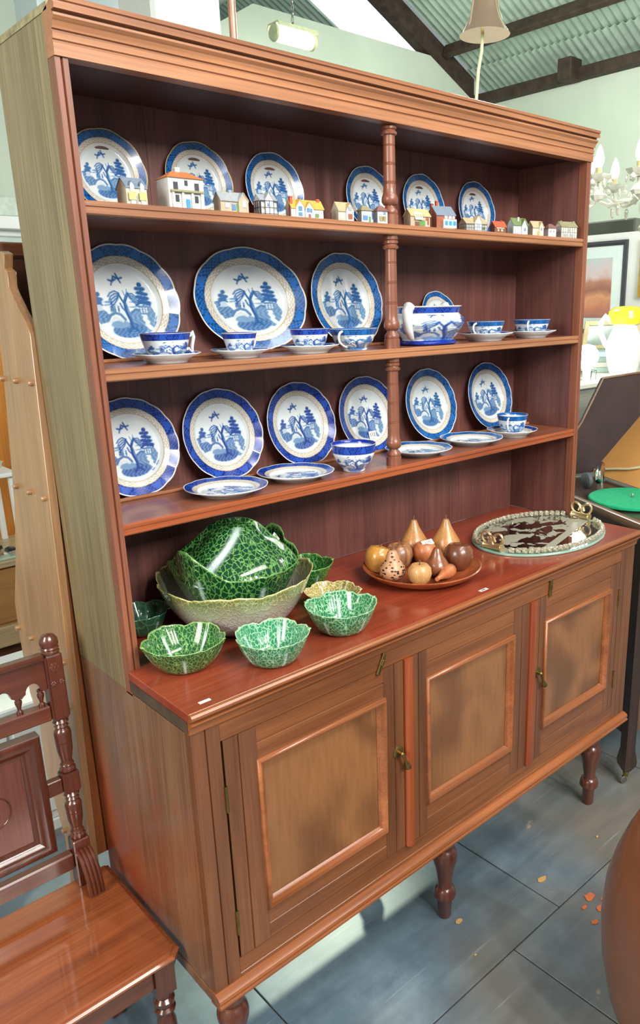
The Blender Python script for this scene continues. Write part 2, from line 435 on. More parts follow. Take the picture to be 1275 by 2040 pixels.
def swirl(name, cx, cz, seed):
    t = NT(name)
    tc = t.coord((1.0, 1.0, 0.7)); nz = t.n('ShaderNodeTexNoise', i_Scale=2.6, i_Detail=2.0)
    nz.noise_dimensions = '4D'; nz.inputs['W'].default_value = seed
    t.l(tc, nz.inputs['Vector'])
    mul = t.n('ShaderNodeMath', operation='MULTIPLY'); mul.inputs[1].default_value = 9.0; t.l(nz.outputs[0], mul.inputs[0])
    sn = t.n('ShaderNodeMath', operation='SINE'); mm = t.n('ShaderNodeMath', operation='MULTIPLY'); mm.inputs[1].default_value = 4.2
    t.l(mul.outputs[0], mm.inputs[0]); t.l(mm.outputs[0], sn.inputs[0])
    ad = t.n('ShaderNodeMath', operation='MULTIPLY_ADD'); ad.inputs[1].default_value = 0.22; ad.inputs[2].default_value = 0.5; t.l(sn.outputs[0], ad.inputs[0])
    r = t.ramp(ad.outputs[0], [(0.2, lin((100, 64, 38))), (0.8, lin((144, 96, 58)))])
    n2 = t.n('ShaderNodeTexNoise', i_Scale=1.0, i_Detail=3.0); t.l(t.coord((90, 90, 12)), n2.inputs['Vector'])
    r2 = t.ramp(n2.outputs[0], [(0.3, (0.8,) * 3), (0.7, (1.06,) * 3)])
    t.l(t.mix(0.7, r.outputs[0], r2.outputs[0], 'MULTIPLY'), t.b.inputs['Base Color'])
    t.b.inputs['Roughness'].default_value = 0.4; t.b.inputs['Coat Weight'].default_value = 0.35; t.b.inputs['Coat Roughness'].default_value = 0.16
    return t.m
def door(x0, x1, mx0, mx1, mz0, mz1, seed):
    z0, z1 = 0.4485, 1.0065
    gm = (x0 + mx0) / 2; gn = (mx1 + x1) / 2
    d = G().box(x0 + 0.001, x1 - 0.001, 0.0165, 0.0225, z0, z1).build('door', W_FRONTV, DR)
    G().prism(groove_strip(x0, mx0 + 0.004, 0.0, 0.016, (gm - 0.002,)), z0, z1, 'Z').build('door_stile', W_FRONTV, d)
    G().prism(groove_strip(mx1 - 0.004, x1, 0.0, 0.016, (gn,)), z0, z1, 'Z').build('door_stile', W_FRONTV, d)
    rail(mx0 + 0.0045, mx1 - 0.0045, mz1 - 0.004, z1, (mz1 + (z1 - mz1) * 0.5,), 'door_rail', W_FRONT, 0.0005, d)
    rail(mx0 + 0.0045, mx1 - 0.0045, z0, mz0 + 0.004, (z0 + (mz0 - z0) * 0.5,), 'door_rail', W_FRONT, 0.0005, d)
    G().box(mx0 + 0.004, mx1 - 0.004, 0.010, 0.016, mz0 + 0.004, mz1 - 0.004).build('door_panel', swirl('figured_panel_%d' % seed, 0, 0, seed), d)
    G().frame(mx0, mx1, mz0, mz1, 0.0, BOL).build('panel_moulding', W_MOULD, d, 0, 50)
    return d
d1 = door(0.0715, 0.6000, 0.149, 0.536, 0.530, 0.926, 3)
d2 = door(0.6330, 1.1385, 0.684, 1.066, 0.536, 0.926, 8)
d3 = door(1.1680, 1.6600, 1.219, 1.607, 0.545, 0.922, 12)
def bead(x0, x1, p):
    G().prism([(x0, 0.018), (x0, -0.006), (x0 + 0.006, -0.013), (x1 - 0.008, -0.014), (x1, -0.007), (x1, 0.018)], 0.449, 1.0065, 'Z').build('astragal', W_BEAD, p)
bead(0.6020, 0.6310, d1); bead(1.1400, 1.1665, d3)
def drop_handle(x, z, p):
    h = G()
    h.lathe([(0.0001, -0.0045), (0.013, -0.0042), (0.0175, -0.002), (0.0175, 0.0), (0.0001, 0.0)], 24, (x, 0, z), 'Y')
    h.lathe([(0.0001, -0.022), (0.004, -0.021), (0.006, -0.018), (0.004, -0.014), (0.0045, -0.004)], 14, (x, 0, z), 'Y')
    o = h.build('handle', BRASS, p)
    c = G().lathe([(0.0001, -0.052), (0.009, -0.050), (0.0095, -0.046), (0.0075, -0.040), (0.0045, -0.030), (0.0035, -0.016), (0.005, -0.006), (0.0045, 0.003), (0.0001, 0.005)], 16)
    c.xf(Matrix.Translation((x, -0.019, z)) @ Matrix.Rotation(math.radians(-22), 4, 'Y'))
    c.build('handle_drop', BRASS, p)
drop_handle(0.578, 0.752, d1); drop_handle(1.186, 0.760, d3)
def catch(x, z, ang, p):
    g = G().box(-0.006, 0.006, -0.006, 0, -0.028, 0.028).box(-0.004, 0.004, -0.009, -0.006, -0.004, 0.012)
    g.xf(Matrix.Translation((x, -0.001, z)) @ Matrix.Rotation(math.radians(ang), 4, 'Y'))
    g.build('turn_catch', BRASS, p, 0.0012)
catch(0.522, 1.024, 26, DR); catch(1.238, 1.028, 4, DR)
def hinge(x, z, p):
    g = G().box(x - 0.004, x + 0.004, -0.003, 0.002, z - 0.032, z + 0.032)
    g.lathe([(0.003, -0.032), (0.003, 0.032)], 10, (x - 0.001, -0.003, z))
    g.build('hinge', BRASS, p)
for zz in (0.868, 0.548): hinge(0.069, zz, d1)
for zz in (0.872, 0.560): hinge(1.661, zz, d3)
# turned legs
LEGP = [(0.0001, 0), (0.019, 0.0), (0.0205, 0.004), (0.0235, 0.070), (0.026, 0.074), (0.0345, 0.078), (0.0355, 0.083), (0.034, 0.088), (0.0345, 0.096), (0.030, 0.108), (0.023, 0.114), (0.0215, 0.124), (0.025, 0.150), (0.031, 0.185), (0.0385, 0.214), (0.0395, 0.230), (0.036, 0.245), (0.029, 0.252), (0.0265, 0.257), (0.029, 0.264), (0.033, 0.276), (0.033, 0.290), (0.027, 0.304), (0.024, 0.312), (0.030, 0.322), (0.038, 0.330), (0.040, 0.345), (0.040, ZB + 0.006)]
lg = G().lathe(LEGP, 28, (0.078, 0.076, 0)).build('leg', W_LEG, DR)
for (x, yy) in ((0.852, 0.082), (1.672, 0.076), (0.078, 0.47), (0.852, 0.47), (1.672, 0.47)):
    c = lg.copy(); COL.objects.link(c); c.location = (x - 0.078, yy - 0.076, 0)
# hutch
for x0, x1, sx in ((0.0, 0.022, 1), (W - 0.022, W, -1)):
    if sx == 1:
        G().box(x0, x1, 0.3305, D, 1.047, 2.384).build('hutch_side', W_SIDE, DR)
        G().box(x0, x1, 0.2835, 0.3295, 1.047, 2.384).build('hutch_side', W_SIDE, DR)
    else:
        G().box(x0, x1, 0.2835, D, 1.105, 2.384).build('hutch_side', W_BACK, DR, 0.001)
G().prism(groove_strip(0.0, 0.0245, YH, 0.2825, (0.0125,), 0.005, 0.005), 1.040, HT, 'Z').build('hutch_stile', W_HST, DR)
G().prism(groove_strip(W - 0.0245, W, YH, 0.2825, (W - 0.0125,), 0.004, 0.004), ZW + 0.001, HT, 'Z').build('hutch_stile', W_HST, DR)
bw = (W - 0.046) / 6
for i in range(6):
    x0 = 0.023 + i * bw
    g = G().prism([(x0, D), (x0, D - 0.0102), (x0 + 0.0008, D - 0.011), (x0 + bw - 0.0008, D - 0.011), (x0 + bw, D - 0.0102), (x0 + bw, D)], ZW, 2.335, 'Z')
    g.build('back_board', W_BACK, DR)
G().box(0.0225, W - 0.0225, 0.2835, D - 0.012, 2.322, 2.338).build('hutch_top', W_SHUND, DR)
G().box(-0.001, W + 0.001, 0.26, D, 2.3845, 2.3975).build('dust_board', plain('dusty_board', (142, 134, 104), 0.9, 0, 0.35, 40, 0.5), DR)
COR = [(0.2825, HT), (0.2495, HT), (0.2485, HT + 0.020), (0.2515, HT + 0.0225), (0.2515, HT + 0.0245), (0.2475, HT + 0.026), (0.2465, HT + 0.036), (0.2495, HT + 0.038), (0.2495, HT + 0.041),
       (0.2445, HT + 0.0415), (0.2435, HT + 0.046), (0.2405, HT + 0.053), (0.2355, HT + 0.058), (0.2345, HT + 0.0595), (0.2345, HT + 0.0635), (0.2405, HT + 0.0645), (0.2405, HT + 0.068),
       (0.2285, HT + 0.0685), (0.2275, HT + 0.077), (0.2305, HT + 0.0785), (0.2305, HT + 0.081), (0.2265, HT + 0.0825), (0.2255, HT + 0.089), (0.2285, HT + 0.0905), (0.2825, HT + 0.0725)]
G().prism(COR, -0.001, W + 0.003, 'X').build('cornice', W_CORN, DR, 0, 20)
for zz in (Z1, Z2, Z3):
    s = G().box(0.023, W - 0.023, 0.2665, D - 0.0115, zz - 0.024, zz).build('shelf', W_SHELF if zz == Z3 else W_SHELF, DR)
    G().prism([(0.266, zz), (0.257, zz), (0.2545, zz - 0.002), (0.2545, zz - 0.0095), (0.2575, zz - 0.011), (0.2575, zz - 0.013), (0.2545, zz - 0.0145), (0.2545, zz - 0.023), (0.257, zz - 0.0255), (0.266, zz - 0.0255)], 0.0247, W - 0.0247, 'X').build('shelf_edge', W_CORN if zz > Z3 else wood('shelf_edge_red', (168, 90, 50), (126, 58, 34), 0.3, 'X'), s)
    G().box(0.0235, W - 0.0235, 0.449, 0.460, zz, zz + 0.008).build('plate_ledge', W_CORN, s, 0.002)
def spindle(z0, z1):
    h = z1 - z0
    def P(*a): return [(r, z0 + f * h if f >= 0 else z1 + f) for r, f in a]
    p = [(0.0215, z0), (0.0215, z0 + 0.024), (0.019, z0 + 0.026), (0.0205, z0 + 0.029), (0.0195, z0 + 0.036), (0.013, z0 + 0.044), (0.0125, z0 + 0.047), (0.017, z0 + 0.049), (0.0215, z0 + 0.056), (0.0215, z0 + 0.066), (0.0195, z0 + 0.071), (0.0175, z0 + 0.076), (0.0165, z0 + 0.09)]
    for f in (0.40, 0.41, 0.42, 0.58, 0.59, 0.60, 0.76, 0.77):
        zc = z0 + h * f; rr = 0.0165 - 0.002 * (f - 0.3)
        p += [(rr, zc - 0.001), (rr - 0.0009, zc), (rr, zc + 0.001)]
    p += [(0.0155, z1 - 0.035), (0.0205, z1 - 0.033), (0.0215, z1 - 0.028), (0.017, z1 - 0.024), (0.0165, z1 - 0.022), (0.0200, z1 - 0.020), (0.0200, z1 - 0.014), (0.0165, z1 - 0.012), (0.0195, z1 - 0.010), (0.0195, z1)]
    G().lathe(p, 24, (0.852, 0.281, 0)).build('spindle', W_HST, DR)
spindle(Z1, 2.322); spindle(Z2, Z1 - 0.0255); spindle(Z3, Z2 - 0.0255)
G().box(0.034, 0.060, 0.010, 0.019, ZW, ZW + 0.0006).build('paper_sticker', PAPER, DR)['label'] = 'blank white sticker at the left end of the worktop'
st = G().box(0.913, 0.945, 0.004, 0.015, ZW, ZW + 0.0006).build('paper_sticker', PAPER, DR); st['label'] = 'printed white sticker on the worktop before the fruit dish'
G().box(0.920, 0.938, 0.0075, 0.0115, ZW + 0.0006, ZW + 0.0009).build('sticker_print', INK, st)

# ------------------------------------------------------------------ blue and white china: the transfer print as per-vertex colour
def sstep(d, w=0.012): return np.clip(0.5 - d / (2 * w), 0, 1)
def seg(x, y, pts, w):
    d = np.full_like(x, 9.0)
    for (ax, ay), (bx, by) in zip(pts[:-1], pts[1:]):
        vx, vy = bx - ax, by - ay
        t = np.clip(((x - ax) * vx + (y - ay) * vy) / (vx * vx + vy * vy + 1e-9), 0, 1)
        d = np.minimum(d, np.hypot(x - ax - t * vx, y - ay - t * vy))
    return sstep(d - w)
def ell(x, y, cx, cy, rx, ry):
    q = np.hypot((x - cx) / rx, (y - cy) / ry)
    return sstep((q - 1) * min(rx, ry))
def poly(x, y, P):
    ins = np.zeros(x.shape, bool)
    for (ax, ay), (bx, by) in zip(P, P[1:] + P[:1]):
        c = ((ay > y) != (by > y))
        ins ^= c & (x < (bx - ax) * (y - ay) / (by - ay + 1e-12) + ax)
    return ins.astype(float)
def willow(x, y):
    """tone 0 (white) .. 1 (full blue) of the tree, bridge and island scene on the unit disc"""
    t = np.zeros_like(x)
    def on(m, v):
        nonlocal t
        t = t * (1 - m) + v * m
    hat = 0.5 + 0.5 * np.sin(46 * x + 9 * np.sin(13 * y)) * np.sin(50 * y + 3 * x)
    on(poly(x, y, [(-.92, -.02), (-.78, .04), (-.6, -.12), (-.5, -.2), (-.42, -.3), (-.55, -.46), (-.72, -.5), (-.86, -.3)]), 0.62 + 0.3 * 1)
    t = np.where(t > .5, .55 + .4 * hat, t)
    bank = poly(x, y, [(.14, -.2), (.3, -.1), (.5, -.16), (.72, -.04), (.86, -.3), (.78, -.56), (.56, -.76), (.3, -.72), (.12, -.5)])
    on(bank, .50 + .34 * hat)
    on(ell(x, y, .03, -.68, .46, .2), .7 + .28 * hat)
    on(ell(x, y, -.2, -.52, .26, .1), .6)
    on(seg(x, y, [(-.42, -.38), (-.5, -.5), (-.62, -.58)], .05), .0)
    zig = [(.48, -.26), (.54, -.34), (.5, -.4), (.58, -.48), (.54, -.54), (.64, -.64)]
    on(seg(x, y, zig, .055), 0.02)
    on(seg(x, y, [(-.52, -.42), (-.42, -.28), (-.28, -.22), (-.14, -.27), (-.04, -.4)], .035), .8)
    on(seg(x, y, [(-.46, -.46), (-.3, -.34), (-.12, -.44)], .03), .12)
    for bx in (-.37, -.27, -.17): on(ell(x, y, bx, -.14, .026, .065), .9); on(ell(x, y, bx, -.065, .024, .024), .9)
    on(seg(x, y, [(-.52, -.02), (-.34, .0)], .02), .6); on(ell(x, y, -.42, .06, .11, .028), .7)
    on(ell(x, y, .27, .05, .11, .022), .6); on(ell(x, y, .25, -.08, .13, .02), .6); on(ell(x, y, -.3, -.02, .1, .02), .5)
    on(seg(x, y, [(.14, -.24), (.28, -.15), (.42, -.18)], .022), .85)
    # willow
    on(seg(x, y, [(.12, -.64), (.1, -.42), (.03, -.2), (.02, .04), (.08, .16), (.15, .27)], .042), .95)
    on(seg(x, y, [(.02, .0), (-.05, .14), (-.1, .26)], .026), .95); on(seg(x, y, [(.05, -.22), (-.06, -.1), (-.1, .02)], .022), .95)
    on(seg(x, y, [(.06, .02), (.1, -.2), (.16, -.5)], .018), .85); on(seg(x, y, [(.08, .16), (.03, .34)], .012), .8); on(seg(x, y, [(.12, .22), (.14, .38)], .012), .8)
    on(seg(x, y, [(.1, -.6), (.0, -.72)], .03), .95); on(seg(x, y, [(.12, -.6), (.26, -.7)], .03), .95)
    for k in range(5):
        on(seg(x, y, [(-.08 - .012 * k, .28 - .03 * k), (-.2, .34 - .068 * k), (-.32, .29 - .084 * k), (-.40 + .02 * k, .2 - .095 * k)], .019), .95)
    for k in range(4):
        on(seg(x, y, [(.15 + .01 * k, .26 - .03 * k), (.27, .27 - .068 * k), (.39 + .01 * k, .16 - .085 * k)], .019), .95)
    # tall tree, pavilion
    on(seg(x, y, [(.52, .4), (.55, -.1)], .022), .95)
    for (cx, cy, rx, ry) in ((.52, .50, .07, .065), (.44, .40, .085, .05), (.58, .39, .09, .055), (.5, .29, .12, .055), (.63, .25, .1, .05), (.44, .18, .1, .05), (.6, .14, .14, .06), (.5, .05, .12, .055), (.66, .02, .12, .06)):
        on(ell(x, y, cx, cy, rx, ry), .95)
    on(poly(x, y, [(.40, -.28), (.40, -.04), (.66, -.04), (.66, -.28)]), .72)
    for q in (.45, .53, .6): on(poly(x, y, [(q - .02, -.24), (q - .02, -.1), (q + .02, -.1), (q + .02, -.24)]), .12)
    on(seg(x, y, [(.33, -.04), (.44, .02), (.62, .02), (.73, -.04)], .026), .95)
    on(seg(x, y, [(.42, .1), (.53, .16), (.64, .1)], .022), .95)
    # left tree and cottage
    for (cx, cy, rx, ry) in ((-.66, .26, .06, .06), (-.72, .16, .08, .06), (-.62, .13, .08, .05), (-.7, .05, .12, .06)): on(ell(x, y, cx, cy, rx, ry), .9)
    on(poly(x, y, [(-.78, -.16), (-.78, -.02), (-.6, -.02), (-.6, -.16)]), .25); on(seg(x, y, [(-.8, -.02), (-.69, .04), (-.58, -.02)], .02), .9)
    # birds
    for (bx, by, f) in ((-.2, .62, 1), (-.03, .68, -1)):
        on(seg(x, y, [(bx - .1 * f, by), (bx, by - .03), (bx + .09 * f, by + .02)], .026), .95)
        on(seg(x, y, [(bx, by - .02), (bx + .05 * f, by + .1)], .024), .95); on(seg(x, y, [(bx - .01, by - .02), (bx - .05 * f, by - .13)], .02), .95)
    return t
TEAL = np.array(lin((10, 80, 148))); COBALT = np.array(lin((16, 44, 142)))
PALE = np.array(lin((222, 230, 232))); CREAM = np.array(lin((218, 214, 202))); GOLD = np.array(lin((206, 178, 104)))
def tonecol(t, blue):
    t = np.clip(t, 0, 1)[:, None]
    mid = PALE * 0.25 + np.array(lin((84, 148, 196))) * 0.75
    lo = PALE * (1 - t * 2) + mid * t * 2
    hi = mid * (2 - 2 * t) + blue * (2 * t - 1)
    return np.where(t < .5, lo, hi)
def border_tone(th, q):
    """blue rim band: q 0..1 across the band"""
    cell = np.sin(th * 66) * np.sin(q * 17)
    t = 0.86 + 0.14 * np.sign(cell)
    ph = (th / (PI / 4)) % 1.0
    key = (np.abs(ph - .5) < .20) & (q > .18) & (q < .86)
    t = np.where(key, .72, t)
    st = np.abs(ph - .5) < (.22 - .09 * np.floor(q * 3) / 1.5 + .06)
    edge = (np.abs(np.abs(ph - .5) - (.22 - .05 * np.floor(q * 3.01))) < .022)
    t = np.where(edge, 1.12, t)
    dg = np.abs(((ph + .24 * q) % 1.0) - .06) < .02
    dg |= np.abs(((ph - .24 * q) % 1.0) - .94) < .02
    return np.where(dg, 1.12, t)
def plate_paint(x, y, r, th, blue, rimcol):
    c = tonecol(willow(x / .67, y / .67) * (r < .66), blue)
    lat = (r > .69) & (r < .795)
    xh = np.minimum(np.abs(((th * 22 + (r - .74) * 60) % PI) - PI / 2), np.abs(((th * 22 - (r - .74) * 60) % PI) - PI / 2))
    cc = np.where((xh < .28)[:, None], np.array(lin((168, 160, 150))), CREAM)
    c = np.where(lat[:, None], cc, c)
    c = np.where(((np.abs(r - .69) < .008) | (np.abs(r - .80) < .009))[:, None], GOLD * .8, c)
    bd = r > .805
    bt = np.clip(border_tone(th, np.clip((r - .805) / .17, 0, 1)), 0, 1.15)
    bc = blue * (1.15 - .55 * (bt - .72) / .4)[:, None] + np.array(lin((70, 130, 196))) * (np.clip(.9 - bt, 0, 1) * 1.2)[:, None]
    c = np.where(bd[:, None], bc, c)
    c = np.where((r > .978)[:, None], rimcol, c)
    return c
def china_mat():
    t = NT('glazed_china')
    a = t.n('ShaderNodeVertexColor', layer_name='Col')
    nz = t.n('ShaderNodeTexNoise', i_Scale=40.0, i_Detail=2.0); t.l(t.coord(), nz.inputs['Vector'])
    r = t.ramp(nz.outputs[0], [(0.3, (.95, .95, .95)), (0.7, (1, 1, 1))])
    t.l(t.mix(1.0, a.outputs[0], r.outputs[0], 'MULTIPLY'), t.b.inputs['Base Color'])
    t.b.inputs['Roughness'].default_value = 0.16; t.b.inputs['Coat Weight'].default_value = 0.2; t.b.inputs['Coat Roughness'].default_value = 0.03; t.b.inputs['Specular IOR Level'].default_value = 0.38
    return t.m
M_CHINA = china_mat()
M_CHWHITE = plain('white_glaze', (226, 228, 226), 0.12, 0, 0.03, 20, coat=0.6)

def plate_mesh(name, d, oval=1.0, lobes=12, blue=TEAL, rim=PALE, h=0.10, spin=0.0, scal=0.012, na=300):
    """plate lying face up at z = 0; oval = long/short axis ratio; spin turns the print"""
    prof = [(0.0, .06), (.2, .06), (.4, .06), (.58, .06), (.62, .065), (.655, .09), (.685, .115), (.70, .125)]
    rad = list(np.linspace(.025, .66, 40)) + list(np.linspace(.67, 1.0, 34))
    pr = np.array([p[0] for p in prof] + [1.0]); pz = np.array([p[1] for p in prof] + [.125 + .08])
    R = d / 2
    th = np.arange(na) * 2 * PI / na
    V = [(0, 0, .06 * R * 1.0)]; X = [0.0]; Y = [0.0]; RR = [0.0]; TH = [0.0]
    for q in rad:
        z = np.interp(q, pr, pz) * R * (h / .10)
        w = max(0, (q - .7) / .3)
        s = 1 + scal * w * (np.abs(np.cos(th * lobes / 2)) - .55)
        dz = .012 * R * w * (np.abs(np.cos(th * lobes / 2)) - .5)
        for i in range(na):
            V.append((R * q * s[i] * math.cos(th[i]) * oval, R * q * s[i] * math.sin(th[i]), z + dz[i]))
        a = th + spin
        X += list(q * np.cos(a)); Y += list(q * np.sin(a)); RR += [q] * na; TH += list(a % (2 * PI))
    F = [(0, 1 + i, 1 + (i + 1) % na) for i in range(na)]
    for j in range(len(rad) - 1):
        b = 1 + j * na
        F += [(b + i, b + na + i, b + na + (i + 1) % na, b + (i + 1) % na) for i in range(na)]
    col = plate_paint(np.array(X), np.array(Y), np.array(RR), np.array(TH), blue, rim)
    top = len(V); last = 1 + (len(rad) - 1) * na
    under = [(.985, -.025), (.72, -.045), (.66, -.06), (.60, -.065), (.60, -.115), (.56, -.115), (.56, -.055)]
    rows = [last]
    for q, dz in under:
        rows.append(len(V)); z0 = np.interp(q, pr, pz) * (h / .10)
        for i in range(na): V.append((R * q * math.cos(th[i]) * oval * 1.0, R * q * math.sin(th[i]), max(0.0, (z0 + dz)) * R if q > .6 else (0.0 if dz < -.1 else R * .045)))
    ctr = len(V); V.append((0, 0, R * .04))
    for a, b in zip(rows[:-1], rows[1:]):
        F += [(a + i, b + i, b + (i + 1) % na, a + (i + 1) % na) for i in range(na)]
    F += [(rows[-1] + i, ctr, rows[-1] + (i + 1) % na) for i in range(na)]
    ncol = np.vstack([col, np.tile(PALE, (len(V) - top, 1))])
    g = G(); g.V = V; g.F = F; g.C = np.hstack([ncol, np.ones((len(V), 1))])
    o = g.build(name, M_CHINA, None, 0, 0)
    o.data.shade_smooth(); return o
_pl = {}
def plate(name, label, key, loc, rot, group, **kw):
    if key not in _pl:
        o = plate_mesh(name, **kw); _pl[key] = o
    else:
        o = _pl[key].copy(); COL.objects.link(o); o.name = name
    o.location = loc; o.rotation_euler = rot
    tag(o, label, 'plate' if name != 'platter' else 'platter', group)
    return o
def lean(name, label, key, x, zs, d, group, spin=0.0, ytop=0.526, ybot=0.468, yaw=0.0, **kw):
    """stand a plate on the shelf at zs, its top edge against the back boards"""
    R = d / 2; rimz = .19 * R
    a = math.asin((ytop - ybot) / d)
    tilt = PI / 2 - a
    c = Vector((x, (ytop + ybot) / 2, zs + R * math.cos(a) + 0.0005))
    E_ = Euler((tilt, 0, yaw), 'XYZ')
    off = E_.to_matrix() @ Vector((0, 0, rimz))
    m = E_.to_matrix() @ Euler((0, 0, spin)).to_matrix()
    return plate(name, label, key, c - off * 0.9, m.to_euler(), group, d=d, **kw)
G1 = 'willow-pattern plates leaning on the top shelf'
K1 = dict(lobes=9, scal=0.02)
for i, (x, lab, key, rim) in enumerate([
    (0.198, 'gold-rimmed blue and white plate at the left end of the top shelf', 'p1g', GOLD),
    (0.430, 'gold-rimmed blue and white plate behind the large orange-roofed white cottage', 'p1g', GOLD),
    (0.654, 'pale-rimmed blue and white plate behind the timbered gable cottage, third on the top shelf', 'p1', PALE),
    (0.993, 'blue and white plate on the top shelf partly hidden by the turned spindle', 'p1', PALE),
    (1.220, 'blue and white plate on the top shelf behind the brick cottage with two red chimneys', 'p1', PALE),
    (1.476, 'rightmost blue and white plate leaning on the top shelf', 'p1', PALE)]):
    lean('dinner_plate', lab, key, x, Z1 + 0.006, 0.184, G1, ybot=0.494, rim=rim, blue=TEAL, **K1)
G2 = 'willow-pattern dishes leaning on the middle shelf'
lean('dinner_plate', 'large round blue and white plate at the left end of the middle shelf', 'p2', 0.202, Z2, 0.268, G2, blue=TEAL, rim=CREAM, lobes=14, scal=0.016)
lean('platter', 'large oval blue and white platter on the middle shelf', 'plat', 0.552, Z2 + 0.004, 0.268, G2, blue=TEAL, rim=CREAM, lobes=12, oval=1.30, scal=0.016, na=340)
lean('dinner_plate', 'round blue and white plate on the middle shelf just left of the spindle', 'p2', 0.882, Z2, 0.268, G2)
lean('dinner_plate', 'small blue and white plate behind the soup tureen', 'p2s', 1.284, Z2, 0.165, G2, blue=TEAL, rim=PALE, lobes=9, scal=0.02)
G3 = 'willow-pattern plates leaning on the lowest shelf'
K3 = dict(lobes=16, scal=0.012)
lean('dinner_plate', 'cobalt blue and white plate at the left end of the lowest shelf', 'p3', 0.178, Z3, 0.242, G3, blue=COBALT, rim=CREAM, **K3)
lean('dinner_plate', 'second cobalt plate from the left leaning on the lowest shelf', 'p3', 0.434, Z3, 0.242, G3)
lean('dinner_plate', 'third cobalt plate from the left leaning on the lowest shelf', 'p3', 0.694, Z3, 0.236, G3, spin=0.08)
p112 = lean('dinner_plate', 'cobalt blue plate with the white 112 label, left of the spindle', 'p3', 0.955, Z3, 0.230, G3, spin=-0.2)
lean('dinner_plate', 'teal blue plate on the lowest shelf just right of the spindle, tilted print', 'p3t', 1.238, Z3, 0.240, G3, spin=-0.12, blue=TEAL, rim=PALE, **K3)
lean('dinner_plate', 'rightmost teal blue plate leaning on the lowest shelf behind a teacup', 'p3t', 1.548, Z3, 0.242, G3, spin=0.1)
lab = G().box(-0.015, 0.015, -0.012, 0.012, 0.0155, 0.0162).build('price_label', PAPER, p112)
lab.rotation_euler = (0, 0, 0.2); lab.location = (0.020, -0.058, -0.005)
text('label_number', '112', 0.016, INK, lab, (0, 0, 0.0163), (0, 0, 0))
G4 = 'plates lying flat on the lowest shelf'
for x, yy, sp, lab_, key, bl in ((0.335, 0.342, .3, 'cobalt plate lying flat under the second leaning plate', 'p4', COBALT), (0.556, 0.352, .7, 'cobalt plate lying flat beside the small bowl', 'p4', COBALT),
                          (1.020, 0.346, -.2, 'teal plate lying flat beside the foot of the spindle', 'p4t', TEAL), (1.268, 0.346, .1, 'teal plate lying flat next to the cup and saucer', 'p4t', TEAL)):
    plate('side_plate', lab_, key, (x, yy, Z3 + 0.0005), (0, 0, sp), G4, d=0.205, blue=bl, rim=PALE, lobes=9, scal=0.018)

# cups, saucers, bowl, tureen
def band_paint(th, t, blue, topb=0.70, reps=2):
    """th angle, t 0 foot .. 1 rim"""
    fx = ((th / (2 * PI) * reps) % 1.0 - .5) * 2.1
    c = tonecol(willow(fx, t / topb * 1.55 - .88), blue)
    bt = border_tone(th * 1.0, np.clip((t - topb) / (1 - topb), 0, 1))
    bc = blue * (1.15 - .6 * (bt - .72) / .4)[:, None] + np.array(lin((70, 130, 196))) * (np.clip(.9 - bt, 0, 1) * 1.2)[:, None]
    c = np.where((t > topb)[:, None], bc, c)
    c = np.where((np.abs(t - topb) < .02)[:, None], PALE, c)
    return np.where((t > .975)[:, None], GOLD * .6 + PALE * .4, c)
def vessel(name, prof, blue, topb=0.70, reps=2, na=200, nz=44, fn=None, sx=1.0, inner=0.0025, phase=0.0, low=None):
    """painted open pot: prof is the outer line (r, z) from foot to rim"""
    P = np.array(prof); L = np.r_[0, np.cumsum(np.hypot(*np.diff(P, axis=0).T))]; L /= L[-1]
    tt = np.linspace(0, 1, nz); rr = np.interp(tt, L, P[:, 0]); zz = np.interp(tt, L, P[:, 1])
    zt = (zz - zz[0]) / (zz[-1] - zz[0])
    th = np.arange(na) * 2 * PI / na
    V = []; T = []; A = []
    for j in range(nz):
        k = fn(th, zt[j]) if fn else np.ones(na)
        for i in range(na): V.append((rr[j] * k[i] * math.cos(th[i]) * sx, rr[j] * k[i] * math.sin(th[i]), zz[j]))
        T += [zt[j]] * na; A += list((th + phase) % (2 * PI))
    c1 = band_paint(np.array(A), np.array(T), blue, topb, reps)
    if low: c1 = np.where((np.array(T) < low)[:, None], blue * 1.0, c1)
    F = []
    for j in range(nz - 1):
        F += [(j * na + i, j * na + (i + 1) % na, (j + 1) * na + (i + 1) % na, (j + 1) * na + i) for i in range(na)]
    # inner wall
    ii = list(range(nz - 1, -1, -4)); base = (nz - 1) * na; c2 = []
    for q, j in enumerate(ii):
        b = len(V); k = fn(th, zt[j]) if fn else np.ones(na)
        r_ = max(rr[j] - inner, 0.001)
        for i in range(na): V.append((r_ * k[i] * math.cos(th[i]) * sx, r_ * k[i] * math.sin(th[i]), max(zz[j], zz[0] + 0.004) - (0 if q else 0.0006)))
        c2 += [list(blue * 1.05 if zt[j] > .80 else PALE)] * na
        F += [(base + i, base + (i + 1) % na, b + (i + 1) % na, b + i) for i in range(na)]
        base = b
    F.append(tuple(base + i for i in range(na))); F.append(tuple(range(na))[::-1])
    g = G(); g.V = V; g.F = F; g.C = np.hstack([np.vstack([c1, np.array(c2)]), np.ones((len(V), 1))])
    o = g.build(name, M_CHINA, None, 0, 0); o.data.shade_smooth(); return o
CUPP = [(0.50, 0), (0.52, 0.03), (0.50, 0.06), (0.62, 0.12), (0.78, 0.30), (0.88, 0.60), (1.0, 1.0)]
